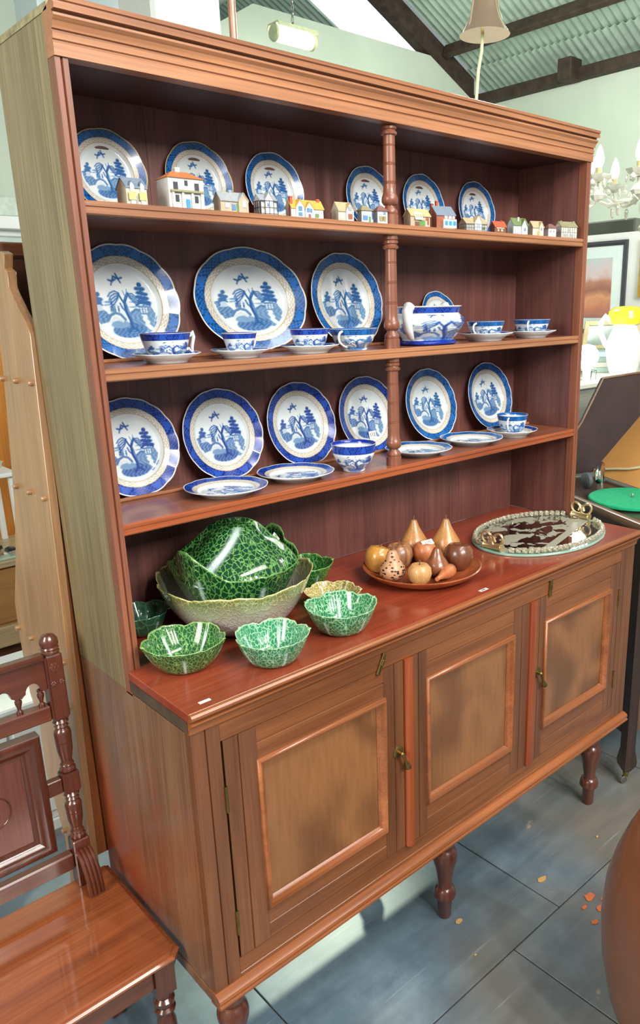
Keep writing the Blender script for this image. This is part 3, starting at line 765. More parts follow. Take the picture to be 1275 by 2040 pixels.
def cup(label, loc, r, h, rz, handle='loop', blue=COBALT, prof=None, tilt=(0, 0), group='willow-pattern teacups', phase=0.0, name='teacup'):
    P = [(a * r, b * h) for a, b in (prof or CUPP)]
    o = vessel(name, P, blue, phase=phase)
    o.location = loc; o.rotation_euler = (tilt[0], tilt[1], rz)
    tag(o, label, 'cup', group)
    pr = lambda f: float(np.interp(f * h, [p[1] for p in P], [p[0] for p in P]))
    g = G()
    if handle == 'loop':
        pts = []
        for k in range(13):
            a = PI * (0.5 - k / 12.0)
            f = 0.53 + 0.36 * math.sin(a)
            pts.append((pr(f) - 0.002 + r * .42 * math.cos(a), 0, h * f))
        g.tube(pts, 0.0032, 10)
    elif handle == 'angular':
        g.tube([(pr(.82) - .002, 0, h * .80), (pr(.82) + r * .28, 0, h * .86), (pr(.82) + r * .42, 0, h * .99), (pr(.82) + r * .45, 0, h * .80), (pr(.8) + r * .34, 0, h * .42), (pr(.6) + r * .40, 0, h * .14), (pr(.5) + r * .26, 0, h * .34), (pr(.4) - .002, 0, h * .30)], [.0035, .0038, .0034, .0042, .004, .003, .0036, .003], 10)
    g.build('handle', M_CHWHITE, o)
    return o
def saucer(label, loc, d, key, blue=COBALT, rot=(0, 0, 0), deep=0.135):
    if key not in _pl: _pl[key] = plate_mesh('saucer', d, 1.0, 9, blue, PALE, deep, 0.0, 0.02, 200)
    else:
        _pl[key] = _pl[key].copy(); COL.objects.link(_pl[key])
    o = _pl[key]; o.location = loc; o.rotation_euler = rot
    o.name = 'saucer'; tag(o, label, 'saucer', 'saucers under the teacups'); return o
def pair(x, y, zs, d, r, h, rz, lab, **kw):
    saucer('white underside saucer ' + lab[1], (x, y, zs + 0.0005), d, 's%.3f' % d)
    hz = 0.0070 * d / 0.15 + 0.0015
    cup(lab[0], (x, y, zs + hz), r, h, rz, **kw)
pair(0.203, 0.330, Z2, 0.150, 0.056, 0.056, 0.15, ('large wide teacup with an angular handle at the left of the middle shelf', 'under the wide angular-handled teacup'), handle='angular', phase=.35)
pair(0.395, 0.330, Z2, 0.142, 0.042, 0.050, 0.2, ('small deep blue teacup before the oval platter', 'under the small deep blue teacup'), handle='loop', phase=.5, prof=[(0.60, 0), (0.62, 0.04), (0.70, 0.12), (0.82, .5), (1.0, 1.0)])
pair(0.598, 0.320, Z2, 0.150, 0.051, 0.052, 0.3, ('crowded-print blue teacup right of the oval platter', 'under the crowded-print teacup'), handle='loop', phase=.75)
cup('open blue and white teacup without a saucer, left of the spindle', (0.742, 0.315, Z2 + .0005), 0.064, 0.056, 3.5, handle='loop', blue=TEAL, prof=[(0.55, 0), (0.56, 0.05), (0.55, 0.1), (0.8, .4), (1.0, 1.0)], phase=.97)
pair(1.312, 0.330, Z2, 0.176, 0.060, 0.050, 3.3, ('tilted blue and white teacup just right of the tureen', 'under the tilted teacup beside the tureen'), handle='loop', blue=TEAL, tilt=(0, 0.0), phase=.87)
pair(1.556, 0.330, Z2, 0.165, 0.062, 0.050, 3.6, ('rightmost teacup on the middle shelf, handle towards the viewer', 'under the rightmost teacup of the middle shelf'), handle='loop', blue=TEAL, phase=1.27)
pair(1.470, 0.335, Z3, 0.172, 0.053, 0.064, 3.55, ('blue and white teacup at the right end of the lowest shelf', 'under the teacup on the lowest shelf'), handle='loop', blue=TEAL, phase=1.27)
bw_ = vessel('sugar_bowl', [(0.030, 0), (0.031, 0.006), (0.033, 0.009), (0.046, 0.022), (0.057, 0.045), (0.062, 0.076)], COBALT, 0.66, 2, phase=.66)
bw_.location = (0.728, 0.312, Z3 + .0005); tag(bw_, 'handleless cobalt blue bowl in front of the plate labelled 112', 'bowl')
# tureen without its lid
TP = [(0.060, 0), (0.066, 0.002), (0.066, 0.008), (0.058, 0.014), (0.064, 0.024), (0.078, 0.042), (0.085, 0.058), (0.084, 0.070), (0.076, 0.080), (0.072, 0.084), (0.074, 0.090), (0.079, 0.105)]
def tfn(th, z): return 1 + .035 * (np.abs(np.cos(2 * th)) ** 3) - .0 * z
tu = vessel('soup_tureen', TP, COBALT, 0.80, 2, 240, 60, tfn, 1.28, 0.004, 0.61, 0.12)
tu.location = (1.066, 0.350, Z2 + .0005); tu.rotation_euler = (0, 0, 0.35); tu.scale = (1.22, 1.22, 1.04); tag(tu, 'footed blue and white soup tureen without lid, right of the spindle', 'tureen')
for sx in (-1, 1):
    g = G().tube([(sx * .092, 0, .100), (sx * .108, 0, .104), (sx * .116, 0, .092), (sx * .118, 0, .070), (sx * .112, 0, .046), (sx * .098, 0, .024), (sx * .088, 0, .016)], [.010, .013, .013, .012, .011, .008, .004], 12)
    g.build('tureen_handle', M_CHWHITE, tu)

# ------------------------------------------------------------------ miniature cottages on the top shelf
def paint(name, c, v=0.10): return plain('paint_' + name, c, 0.55, 0, v, 120)
CH = dict(cream=(200, 190, 170), white=(208, 208, 204), stone=(176, 160, 136), grey=(150, 156, 160), slate=(116, 130, 146), brick=(148, 84, 62), tan=(196, 170, 122), straw=(180, 160, 124),
          orange=(188, 116, 70), yellow=(206, 158, 72), red=(178, 82, 54), green=(104, 122, 76), brown=(112, 74, 58), plum=(128, 88, 84), blue=(84, 128, 168), sky=(60, 140, 200), black=(52, 54, 60), pale=(180, 190, 196), glow=(186, 176, 112), leaf=(92, 136, 72), olive=(140, 136, 104))
def pm(k): return paint(k, CH[k])
def cottage(lab, x, w, d, h, rh, wall, roof, rz=0.0, kind='x', y=0.268, chim=(), win=(), door=None, timber=None, gables=(), extra=None, balcony=False, name='model_cottage'):
    """front facade on -y; kind 'x' ridge along the front, 'y' gable to the front, 'h' hipped"""
    t = thing(name, lab, 'ornament', (x, y + d / 2, Z1 + 0.0005), rz, 'miniature cottages on the top shelf')
    fy = -d / 2; e = 0.0025
    if kind == 'x':
        g = G().prism([(-d / 2, 0), (d / 2, 0), (d / 2, h), (0, h + rh), (-d / 2, h)], -w / 2, w / 2, 'X'); g.build('walls', pm(wall), t)
        for s in (-1, 1):
            a = (s * (d / 2 + e), h - e * rh / (d / 2)); n = (0, h + rh); th = .0025
            G().prism([a, n, (n[0], n[1] + th), (a[0], a[1] + th)], -w / 2 - e * .6, w / 2 + e * .6, 'X').build('roof_slope', pm(roof), t)
    elif kind == 'y':
        G().prism([(-w / 2, 0), (w / 2, 0), (w / 2, h), (0, h + rh), (-w / 2, h)], -d / 2, d / 2, 'Y').build('walls', pm(wall), t)
        for s in (-1, 1):
            a = (s * (w / 2 + e), h - e * rh / (w / 2)); n = (0, h + rh); th = .0025
            G().prism([a, n, (n[0], n[1] + th), (a[0], a[1] + th)], -d / 2 - e * .6, d / 2 + e * .6, 'Y').build('roof_slope', pm(roof), t)
    else:
        G().box(-w / 2, w / 2, -d / 2, d / 2, 0, h).build('walls', pm(wall), t)
        g = G(); o = e * 1.4; q = d * .42
        g.add([(-w / 2 - o, -d / 2 - o, h), (w / 2 + o, -d / 2 - o, h), (w / 2 + o, d / 2 + o, h), (-w / 2 - o, d / 2 + o, h), (-w / 2 + q, 0, h + rh), (w / 2 - q, 0, h + rh)], [(3, 2, 1, 0), (0, 1, 5, 4), (1, 2, 5), (2, 3, 4, 5), (3, 0, 4)])
        g.build('roof_slope', pm(roof), t)
    for (gx, gw, gh, gr, gm, grf) in gables:          # small front-facing gables standing a little proud
        G().prism([(gx - gw / 2, 0), (gx + gw / 2, 0), (gx + gw / 2, gh), (gx, gh + gr), (gx - gw / 2, gh)], fy - .004, 0, 'Y').build('front_gable', pm(gm), t)
        for s in (-1, 1):
            a = (gx + s * (gw / 2 + .001), gh - .001); n = (gx, gh + gr)
            G().prism([a, n, (n[0], n[1] + .002), (a[0], a[1] + .002)], fy - .0055, 0, 'Y').build('gable_roof', pm(grf), t)
    for (cx, cy2, cw, z0, z1, m) in chim:
        G().box(cx - cw / 2, cx + cw / 2, cy2 - cw / 2, cy2 + cw / 2, z0, z1).box(cx - cw / 2 - .0008, cx + cw / 2 + .0008, cy2 - cw / 2 - .0008, cy2 + cw / 2 + .0008, z1 - .003, z1 - .0012).build('chimney', pm(m), t)['kind'] = 'stuff'
    for (wx, wz, ww, wh, m) in win:
        yy = fy - (.0045 if any(abs(wx - q[0]) < q[1] / 2 for q in gables) else .0005)
        G().box(wx - ww / 2, wx + ww / 2, yy - .0006, yy + .001, wz, wz + wh).build('window', pm(m), t)
    if door:
        yy = fy - (.0045 if any(abs(door[0] - q[0]) < q[1] / 2 for q in gables) else .0005)
        G().box(door[0] - door[1] / 2, door[0] + door[1] / 2, yy - .0008, yy + .001, 0, door[2]).build('door', pm(door[3]), t)
    if timber:
        g = G(); yy = fy - .0006 - (.004 if gables else 0); n = max(3, int(w / .009))
        for i in range(n + 1):
            xx = -w / 2 + w * i / n; g.box(xx - .0007, xx + .0007, yy, yy + .001, 0, h)
        for zz in (.002, h * .5, h - .001): g.box(-w / 2, w / 2, yy, yy + .001, zz - .0007, zz + .0007)
        for i in range(4):
            yy2 = -d / 2 + d * i / 3; g.box(-w / 2 - .0006, -w / 2 + .001, yy2 - .0007, yy2 + .0007, 0, h)
        for zz in (.002, h * .5, h - .001): g.box(-w / 2 - .0006, -w / 2 + .001, -d / 2, d / 2, zz - .0007, zz + .0007)
        g.build('timber_framing', pm(timber), t)['kind'] = 'stuff'
    if balcony:
        G().box(-w * .46, w * .48, fy - .007, fy, h * .52, h * .60).build('balcony', pm('olive'), t, .0006)
        for k in range(4):
            xx = -w * .40 + k * w * .27
            G().box(xx - .002, xx + .002, fy - .005, fy - .001, 0, h * .52).build('porch_post', pm('white'), t)
        G().box(-w * .2, w * .08, -d * .24, -d * .10, h + rh * .55, h + rh * .56).build('roof_label', PAPER, t).rotation_euler = (0, 0, 0)
    return t
H = cottage
H('grey-roofed stone cottage with two arched dormers and lit yellow windows', .140, .043, .046, .032, .018, 'cream', 'slate', -.05,
  win=[(-.011, .008, .015, .015, 'glow'), (.011, .008, .015, .015, 'glow')], door=(0, .004, .016, 'grey'), gables=[(-.010, .008, .037, .005, 'pale', 'slate'), (.011, .008, .037, .005, 'pale', 'slate')])
H('largest model house, white with orange hipped roof, balcony and blue door', .252, .080, .052, .058, .016, 'white', 'orange', -.04, kind='h', balcony=True,
  chim=[(-.004, .004, .010, .062, .082, 'white')], win=[(-.024, .036, .010, .014, 'black'), (0, .044, .007, .010, 'black'), (.024, .036, .010, .014, 'black'), (-.022, .012, .008, .013, 'black'), (.022, .012, .008, .013, 'black')], door=(.002, .009, .018, 'sky'))
H('brown stone cottage with grey roof and right-hand gable', .367, .068, .030, .024, .016, 'stone', 'grey', -.05, chim=[(-.002, 0, .007, .034, .046, 'grey')],
  win=[(-.018, .008, .010, .010, 'pale'), (-.002, .004, .010, .012, 'blue'), (.022, .010, .009, .014, 'pale')], gables=[(.021, .024, .024, .015, 'stone', 'grey')], door=(.008, .005, .018, 'leaf'))
H('black and white half-timbered cottage with a tall grey gable', .458, .044, .028, .030, .012, 'white', 'grey', -.08, timber='black', gables=[(.0, .022, .030, .016, 'white', 'grey')],
  win=[(-.002, .018, .006, .006, 'blue')])
H('long white cottage with bright yellow roofs and two red chimneys', .570, .088, .026, .022, .016, 'white', 'yellow', -.12, chim=[(-.041, -.006, .007, .0, .046, 'red'), (.036, 0, .007, .030, .044, 'red')],
  gables=[(-.022, .022, .022, .016, 'white', 'yellow'), (.004, .022, .020, .014, 'white', 'yellow')],
  win=[(-.022, .014, .010, .010, 'blue'), (-.022, .003, .010, .008, 'blue'), (.0, .012, .008, .009, 'blue'), (.008, .012, .005, .008, 'blue'), (.026, .002, .010, .008, 'leaf')], door=(.003, .006, .008, 'plum'))
H('cream-roofed cottage with half-timbered right gable, between the yellow-roofed house and the narrow shops', .690, .044, .030, .024, .018, 'cream', 'straw', -.12, gables=[(.010, .022, .024, .016, 'pale', 'straw')],
  win=[(.010, .024, .010, .010, 'grey'), (-.014, .004, .008, .012, 'pale'), (.010, .004, .012, .012, 'brick')])
H('narrow pale shop model with grey-green hipped roof, left of the spindle', .760, .030, .022, .028, .013, 'pale', 'olive', -.2, kind='h', win=[(-.004, .018, .014, .007, 'white'), (-.004, .006, .014, .010, 'blue')], door=(.009, .005, .014, 'leaf'))
H('narrow shop model with plum roof and yellow figure in window, beside the spindle', .815, .030, .022, .030, .014, 'pale', 'plum', -.2, kind='h', win=[(-.006, .022, .006, .006, 'white'), (.006, .022, .006, .006, 'slate'), (0, .006, .020, .012, 'olive'), (.002, .008, .005, .008, 'yellow')])
h113 = H('tan-roofed brick cottage carrying the white 113 label', .955, .068, .030, .028, .016, 'stone', 'tan', -.12, win=[(-.012, .002, .014, .010, 'brown'), (.006, .002, .018, .014, 'leaf'), (.024, .006, .010, .018, 'brick')], door=(.020, .004, .015, 'cream'))
tl = G().box(-.013, .013, -.0008, 0, -.010, .010).build('price_label', PAPER, h113); tl.location = (-.008, -.0165, .026); tl.rotation_euler = (-.35, 0, 0)
text('label_number', '113', .014, INK, tl, (0, -.0009, 0), (PI / 2, 0, 0))
hb = H('red brick house with slate roof, two chimneys and white shopfront', 1.060, .064, .044, .036, .022, 'brick', 'slate', -.2, chim=[(-.030, .004, .008, .0, .066, 'brick'), (-.012, .006, .007, .048, .074, 'red')],
  win=[(.0, .026, .010, .008, 'white'), (.014, .026, .010, .008, 'white'), (.026, .026, .008, .008, 'white')])
G().box(-.012, .032, -.030, -.022, 0, .024).build('shop_bay', pm('white'), hb, .001)
for k in range(3): G().box(-.009 + k * .014, .001 + k * .014, -.0308, -.0298, .008, .019).build('window', pm('sky'), hb)
H('half-timbered cottage with tan roof and central gable, beside the shopfront house', 1.190, .076, .032, .020, .014, 'cream', 'straw', -.2, timber='slate', gables=[(.004, .024, .024, .016, 'white', 'straw')], chim=[(.022, 0, .005, .028, .042, 'tan')],
  win=[(.004, .008, .010, .010, 'grey'), (.024, .004, .016, .008, 'leaf')])
H('small dark cottage with red roof in front of the last plate', 1.300, .044, .022, .018, .013, 'brown', 'red', -.2, chim=[(.012, 0, .004, .026, .036, 'red')], win=[(-.008, .004, .006, .006, 'tan'), (.006, .004, .006, .006, 'cream'), (.0, .012, .03, .004, 'cream')])
H('pale blue cottage with green roof and a white chimney', 1.400, .058, .028, .028, .018, 'pale', 'green', -.2, gables=[(.012, .020, .026, .018, 'pale', 'green')], chim=[(-.004, -.006, .004, .034, .050, 'white')], win=[(-.012, .004, .018, .012, 'pale'), (.014, .010, .006, .008, 'slate')])
H('cream cottage with straw roof and yellow doorway, third from right', 1.492, .044, .026, .026, .016, 'cream', 'straw', -.25, gables=[(.010, .016, .026, .014, 'cream', 'straw')], win=[(.010, .016, .005, .007, 'slate'), (-.010, .010, .008, .008, 'white')], door=(.0, .007, .014, 'yellow'))
H('small white cottage with a pink-brown hipped roof, second from right', 1.568, .032, .022, .026, .014, 'white', 'plum', -.25, kind='h', win=[(-.006, .014, .005, .006, 'grey'), (.006, .014, .005, .006, 'grey'), (0, .004, .006, .006, 'pale')])
H('grey half-timbered manor at the right end of the cottage row', 1.664, .068, .030, .036, .014, 'cream', 'olive', -.25, timber='slate', chim=[(-.026, 0, .008, .042, .054, 'olive'), (.028, 0, .008, .042, .054, 'olive')], win=[(-.014, .006, .012, .008, 'grey'), (.012, .006, .014, .008, 'grey'), (0, .022, .012, .008, 'grey')])

# ------------------------------------------------------------------ cabbage-leaf majolica
def cabbage_mat(name, light, dark, rim, base=None, scale=120, rib=(206, 232, 226)):
    t = NT(name)
    a = t.n('ShaderNodeVertexColor', layer_name='Col'); sp = t.n('ShaderNodeSeparateColor'); t.l(a.outputs[0], sp.inputs[0])
    co = t.coord((1.15, 1.15, 0.62))
    nz = t.n('ShaderNodeTexNoise', i_Scale=70.0, i_Detail=2.0); t.l(co, nz.inputs['Vector'])
    off = t.n('ShaderNodeVectorMath', operation='SCALE'); off.inputs['Scale'].default_value = 0.012; t.l(nz.outputs['Color'], off.inputs[0])
    ad = t.n('ShaderNodeVectorMath', operation='ADD'); t.l(co, ad.inputs[0]); t.l(off.outputs[0], ad.inputs[1])
    vo = t.n('ShaderNodeTexVoronoi', feature='DISTANCE_TO_EDGE', i_Scale=float(scale)); t.l(ad.outputs[0], vo.inputs['Vector'])
    r = t.ramp(vo.outputs['Distance'], [(0.02, (1, 1, 1)), (0.11, (0, 0, 0))])
    c = t.mix(r.outputs[0], lin(dark), lin(light))
    n2 = t.n('ShaderNodeTexNoise', i_Scale=14.0, i_Detail=2.0); t.l(co, n2.inputs['Vector'])
    rr = t.ramp(n2.outputs[0], [(0.3, (.78, .80, .78)), (0.7, (1.15, 1.12, 1.1))])
    c = t.mix(1.0, c, rr.outputs[0], 'MULTIPLY')
    if base:
        gr = t.ramp(sp.outputs[1], [(0.35, (1, 1, 1)), (0.92, (0, 0, 0))])
        c = t.mix(gr.outputs[0], c, t.mix(r.outputs[0], lin(base[0]), lin(base[1])))
    c = t.mix(sp.outputs[2], c, lin(rim))
    c = t.mix(sp.outputs[0], c, lin(rib))
    t.l(c, t.b.inputs['Base Color']); t.b.inputs['Roughness'].default_value = 0.12
    t.b.inputs['Coat Weight'].default_value = 0.6; t.b.inputs['Coat Roughness'].default_value = 0.04
    t.bump(r.outputs[0], 0.55, 0.002); return t.m
CAB_D = cabbage_mat('cabbage_dark_green', (96, 150, 78), (10, 58, 30), (110, 156, 84), None, 78)
CAB_M = cabbage_mat('cabbage_mid_green', (122, 172, 96), (30, 84, 46), (140, 178, 104))
CAB_L = cabbage_mat('cabbage_mint_green', (156, 206, 164), (44, 124, 88), (166, 210, 160))
CAB_Y = cabbage_mat('cabbage_yellow', (216, 204, 150), (150, 138, 72), (226, 210, 156))
CAB_B = cabbage_mat('cabbage_bowl_shaded', (190, 188, 130), (124, 130, 80), (206, 198, 130), ((212, 204, 200), (176, 168, 164)), 85)
def leafbowl(name, R, h, rb, n, mat, phase=0.0, lob=0.10, rimw=0.008, na=192, nz=26, ears=None, wall=0.004, ex=0.62, ribs=True, ribph=0.0):
    """bowl of n overlapping leaves: scalloped rim, raised midribs (red channel), height (green), rim (blue)"""
    th = np.arange(na) * 2 * PI / na
    u = ((th + phase) * n / (2 * PI)) % 1.0
    lobe = 1 - np.abs(2 * u - 1) ** 2.6           # 1 mid-leaf, 0 at the join
    ribm = np.exp(-((u - .5 - ribph) / (.030 * n / 5)) ** 2) if ribs else np.zeros(na)
    wav = .35 * np.sin(th * n * 3 + 1.0) + .25 * np.sin(th * n * 5 + phase)
    V = []; C = []; F = []
    def ring(t, inner):
        k = lob * (t ** 2.2)
        r = (rb + (R - rb) * t ** ex) * (1 + k * (lobe - .7) + .014 * t ** 4 * wav)
        z = h * t ** 1.15 * (1 + (.10 * (lobe - .5) + .03 * wav) * t ** 3)
        if ears is not None: z = z + ears(th) * t ** 3 * h
        r = r + .004 * ribm * (1 if not inner else -1) * t
        if inner: r = r - wall * (1 - .5 * t); z = z + (0.004 if t < .05 else 0)
        for i in range(na):
            V.append((r[i] * math.cos(th[i]), r[i] * math.sin(th[i]), z[i]))
            taper = ribm[i] * (1.0 if .12 < t < .80 else .0) * (1.15 - t)
            C.append((min(1, taper * 1.3), t, 1.0 if t > .965 else 0.0, 1))
    ts = list(np.linspace(0, 1, nz))
    for t in ts: ring(t, False)
    for t in ts[::-1]: ring(min(t, .985), True)
    m = 2 * nz
    for j in range(m - 1):
        F += [(j * na + i, j * na + (i + 1) % na, (j + 1) * na + (i + 1) % na, (j + 1) * na + i) for i in range(na)]
    F += [tuple(range(na))[::-1], tuple((m - 1) * na + i for i in range(na))]
    g = G(); g.V = V; g.F = F; g.C = np.array(C)
    o = g.build(name, mat, None, 0, 0); o.data.shade_smooth(); return o
def lb(label, x, y, z=ZW + .0005, rz=0.0, name='cabbage_bowl', grp='small cabbage-leaf bowls', rot=None, **kw):
    o = leafbowl(name, **kw); o.location = (x, y, z); o.rotation_euler = rot or (0, 0, rz)
    return tag(o, label, 'bowl', grp)
lb('large pale green cabbage bowl with lavender base holding the cabbage tureen', .328, .322, R=.194, h=.128, rb=.088, n=7, mat=CAB_B, lob=.06, na=280, grp=None, ribs=False, ex=.55)
ct = thing('cabbage_tureen', 'dark green lidded cabbage tureen standing in the large pale cabbage bowl', 'tureen', (.328, .322, ZW + .047), 0.3)
leafbowl('tureen_body', .158, .112, .085, 6, CAB_D, .4, .10, ears=lambda th: .50 * np.clip(np.cos(th + .1), 0, 1) ** 8 + .62 * np.clip(np.cos(th + .1 - PI), 0, 1) ** 8, na=240).parent = ct
BT = np.linspace(0, 1, 41)
_bk = ((1, 0), (.97, .12), (.88, .28), (.74, .44), (.60, .57), (.49, .70), (.40, .84), (.28, .95), (.14, .99), (0, 1))
_bx = np.linspace(0, 1, len(_bk))
_sm = lambda v: np.convolve(np.r_[v[0] * np.ones(3), v, v[-1] * np.ones(3)], np.ones(7) / 7, 'valid')
BR = _sm(np.interp(BT, _bx, [k[0] for k in _bk])); BZ = _sm(np.interp(BT, _bx, [k[1] for k in _bk])); BR[-1] = 0; BR[0] = 1; BZ[0] = 0
def dome(name, R, h, mat, cx=0.0, a0=0.0, a1=2 * PI, peak=(0, 0), n=120, m=34, lift=0.0, rib_at=(), z0=0.1, parent=None, roll=0.0, pw=1.0):
    """leaf shell of the lid between two bearings, drawn up to an off-centre peak"""
    V = []; C = []; F = []; full = abs(a1 - a0 - 2 * PI) < 1e-6
    nn = n if full else n + 1
    for lay in (0, 1):
        for j in range(m + 1):
            t = j / m                     # 0 rim .. 1 peak
            for i in range(nn):
                f = i / n; a = a0 + (a1 - a0) * f
                q = math.cos(t * PI / 2)
                r = R * float(np.interp(t, BT, BR)); zz = z0 + h * float(np.interp(t, BT, BZ))
                edge = 0 if full else max(0, 1 - min(f, 1 - f) / .10)
                r2 = r + lift * (1 - t) + roll * edge * edge * (1 - t ** 2)
                if lay: r2 -= .005; zz -= .004
                V.append((r2 * math.cos(a) + peak[0] * t ** 1.3, r2 * math.sin(a) + peak[1] * t ** 1.3, zz + roll * .5 * edge * edge))
                rb = 0
                for (b, wd) in rib_at:
                    b = b + 1.15 * t ** 1.5
                    rb = max(rb, math.exp(-(((a - b) * max(.25, q)) / wd) ** 2) if t < .78 else 0)
                C.append((min(1, rb * (1.1 - t) * 1.6), 1, 1.0 if (edge > .93) else 0, 1))
    per = nn * (m + 1)
    for lay in (0, 1):
        for j in range(m):
            for i in range(n):
                k = (i + 1) % nn if full else i + 1
                q4 = [lay * per + j * nn + i, lay * per + j * nn + k, lay * per + (j + 1) * nn + k, lay * per + (j + 1) * nn + i]
                F.append(tuple(q4 if not lay else q4[::-1]))
    for i in range(n):
        k = (i + 1) % nn if full else i + 1
        F.append((i, per + i, per + k, k))
    if not full:
        for j in range(m):
            F.append((j * nn, (j + 1) * nn, per + (j + 1) * nn, per + j * nn)); e = nn - 1
            F.append((j * nn + e, per + j * nn + e, per + (j + 1) * nn + e, (j + 1) * nn + e))
    g = G(); g.V = V; g.F = F; g.C = np.array(C)
    o = g.build(name, mat, parent, 0, 0); o.data.shade_smooth(); return o
lid = dome('tureen_lid', .140, .100, CAB_D, peak=(.0, .0), rib_at=((5.3, .05),), parent=ct, z0=.094)
dome('lid_leaf', .144, .124, CAB_D, a0=2.2, a1=5.25, peak=(.012, -.006), rib_at=((3.25, .075),), lift=.003, parent=lid, z0=.094, roll=.017, pw=.85)
l109 = G().box(-.014, .014, -.011, .011, 0, .0008).build('price_label', PAPER, lid)
l109.location = (.070, -.082, .168); l109.rotation_euler = (0.95, 0, 0.50)
text('label_number', '109', .015, INK, l109, (0, 0, .0009), (0, 0, 0))
lb('dark green cabbage bowl with white midribs at the front left corner', .104, .190, R=.090, h=.064, rb=.045, n=5, mat=CAB_M, phase=.5, rz=.3)
lb('pale mint cabbage bowl at the worktop front, second from left', .258, .070, R=.083, h=.064, rb=.042, n=5, mat=CAB_L, phase=.1, rz=.2)
lb('mint green cabbage bowl right of the large bowl, near the front edge', .478, .088, R=.088, h=.066, rb=.044, n=5, mat=cabbage_mat('cabbage_sea_green', (150, 204, 156), (34, 112, 74), (160, 206, 156)), phase=.9)
lb('small yellow cabbage bowl behind the mint green bowl', .560, .222, R=.074, h=.044, rb=.036, n=6, mat=CAB_Y, phase=.2)
lb('small smooth dark green leaf dish half hidden by the left upright', .120, .425, R=.066, h=.060, rb=.026, n=4, mat=cabbage_mat('leaf_dark_smooth', (64, 108, 78), (34, 82, 60), (92, 138, 96), None, 30, (190, 214, 200)), phase=.6, lob=.16)
lb('bright green cabbage bowl behind the large bowl, against the back', .602, .395, R=.080, h=.070, rb=.036, n=5, mat=cabbage_mat('cabbage_bright_green', (110, 168, 84), (24, 92, 40), (126, 178, 90)), phase=1.1)

# ------------------------------------------------------------------ wooden fruit on a turned dish
W_DISH = wood('dish_wood', (172, 92, 50), (128, 60, 32), 0.35, 'X', 3, coat=0.3)
fd = G().lathe([(0.0001, .0), (.120, .0), (.128, .002), (.160, .018), (.173, .031), (.175, .034), (.172, .036), (.168, .033), (.155, .021), (.125, .009), (.0001, .008)], 64).build('fruit_dish', W_DISH)
fd.location = (.898, .218, ZW + .0005); tag(fd, 'shallow turned wooden dish holding carved wooden fruit', 'dish')
def fruit(name, label, prof, m, x, y, z, rot=(0, 0, 0), stem=None, fn=None, stemc='stem_brown'):
    o = G().lathe(prof, 40, (0, 0, 0), 'Z', fn).build(name, m); o.location = (x, y, z); o.rotation_euler = rot
    tag(o, label, 'wooden fruit', 'carved wooden fruit on the dish')
    if stem:
        z0, L, bx = stem
        G().tube([(0, 0, z0 - .006), (bx * .3, 0, z0 + L * .5), (bx, 0, z0 + L)], [.0028, .0022, .0028], 8).build('stem', plain(stemc, (110, 74, 50), .6), o)
    return o
def pear_prof(R, hgt, neck=.30):
    return [(0.0001, .001), (R * .35, 0), (R * .72, hgt * .06), (R * .95, hgt * .18), (R, hgt * .30), (R * .93, hgt * .43), (R * .72, hgt * .57), (R * .52, hgt * .70), (R * (neck + .10), hgt * .82), (R * neck, hgt * .92), (R * neck * .75, hgt * .98), (0.0001, hgt)]
def apple_prof(R, hgt):
    return [(0.0001, hgt * .06), (R * .25, .001), (R * .5, 0), (R * .85, hgt * .22), (R, hgt * .52), (R * .93, hgt * .78), (R * .68, hgt * .96), (R * .38, hgt), (R * .14, hgt * .93), (0.0001, hgt * .88)]
F_TAN = wood('fruit_tan', (196, 142, 84), (160, 104, 56), .35, 'Z', 2, .05, .3)
F_BRN = wood('fruit_brown', (150, 92, 58), (112, 62, 38), .32, 'Z', 2, .05, .4)
F_DRK = wood('fruit_dark', (124, 74, 50), (92, 50, 34), .32, 'Z', 2, .05, .4)
F_YEL = wood('fruit_yellow', (208, 152, 74), (186, 124, 52), .28, 'Z', 1, .03, .5)
F_PAL = wood('fruit_pale', (206, 160, 104), (184, 134, 80), .42, 'Z', 2, .05, .2)
F_ORG = wood('fruit_orange', (200, 124, 76), (172, 96, 56), .42, 'X', 2, .05, .2)
F_STR = wood('fruit_striped', (196, 142, 92), (96, 56, 44), .36, 'Z', 3.5, .1, .3)
zd = ZW + .0095
fruit('wooden_orange', 'glossy yellow round wooden fruit at the left of the dish', apple_prof(.041, .076), F_YEL, .803, .318, zd + .003, (0, .3, 0), (.070, .012, .004))
def holed():
    t = NT('fruit_pierced')
    mp = t.coord((1, 1, 1)); tc = t.n('ShaderNodeSeparateXYZ'); t.l(mp, tc.inputs[0])
    vo = t.n('ShaderNodeTexVoronoi', i_Scale=1.0, i_Randomness=0.55); t.l(t.coord((75, 75, 125)), vo.inputs['Vector'])
    r = t.ramp(vo.outputs['Distance'], [(0.30, (0, 0, 0)), (0.36, (1, 1, 1))])
    t.l(t.mix(r.outputs[0], lin((34, 24, 20)), lin((186, 138, 104))), t.b.inputs['Base Color']); t.b.inputs['Roughness'].default_value = .4
    t.bump(r.outputs[0], .8, .003); return t.m
hp = fruit('wooden_pear', 'pear-shaped wooden gourd carved with dark slots', pear_prof(.038, .088, .36), holed(), .786, .226, zd + .006, (0, 0, 0), (.086, .016, .006), stemc='stem_pale')
G().tube([(0, 0, .086), (-.004, 0, .094), (-.009, 0, .098)], .0022, 8).build('stem', MC['stem_pale'], hp)
fruit('wooden_apple', 'striped plum-brown wooden apple behind the slotted gourd', apple_prof(.043, .074), F_STR, .882, .298, zd, (0, 0, 0), (.066, .020, .002))
fruit('wooden_pear', 'tall tan wooden pear at the back left of the dish', pear_prof(.046, .120, .26), F_TAN, .985, .335, zd + .002, (0, 0, .5), (.119, .012, .001))
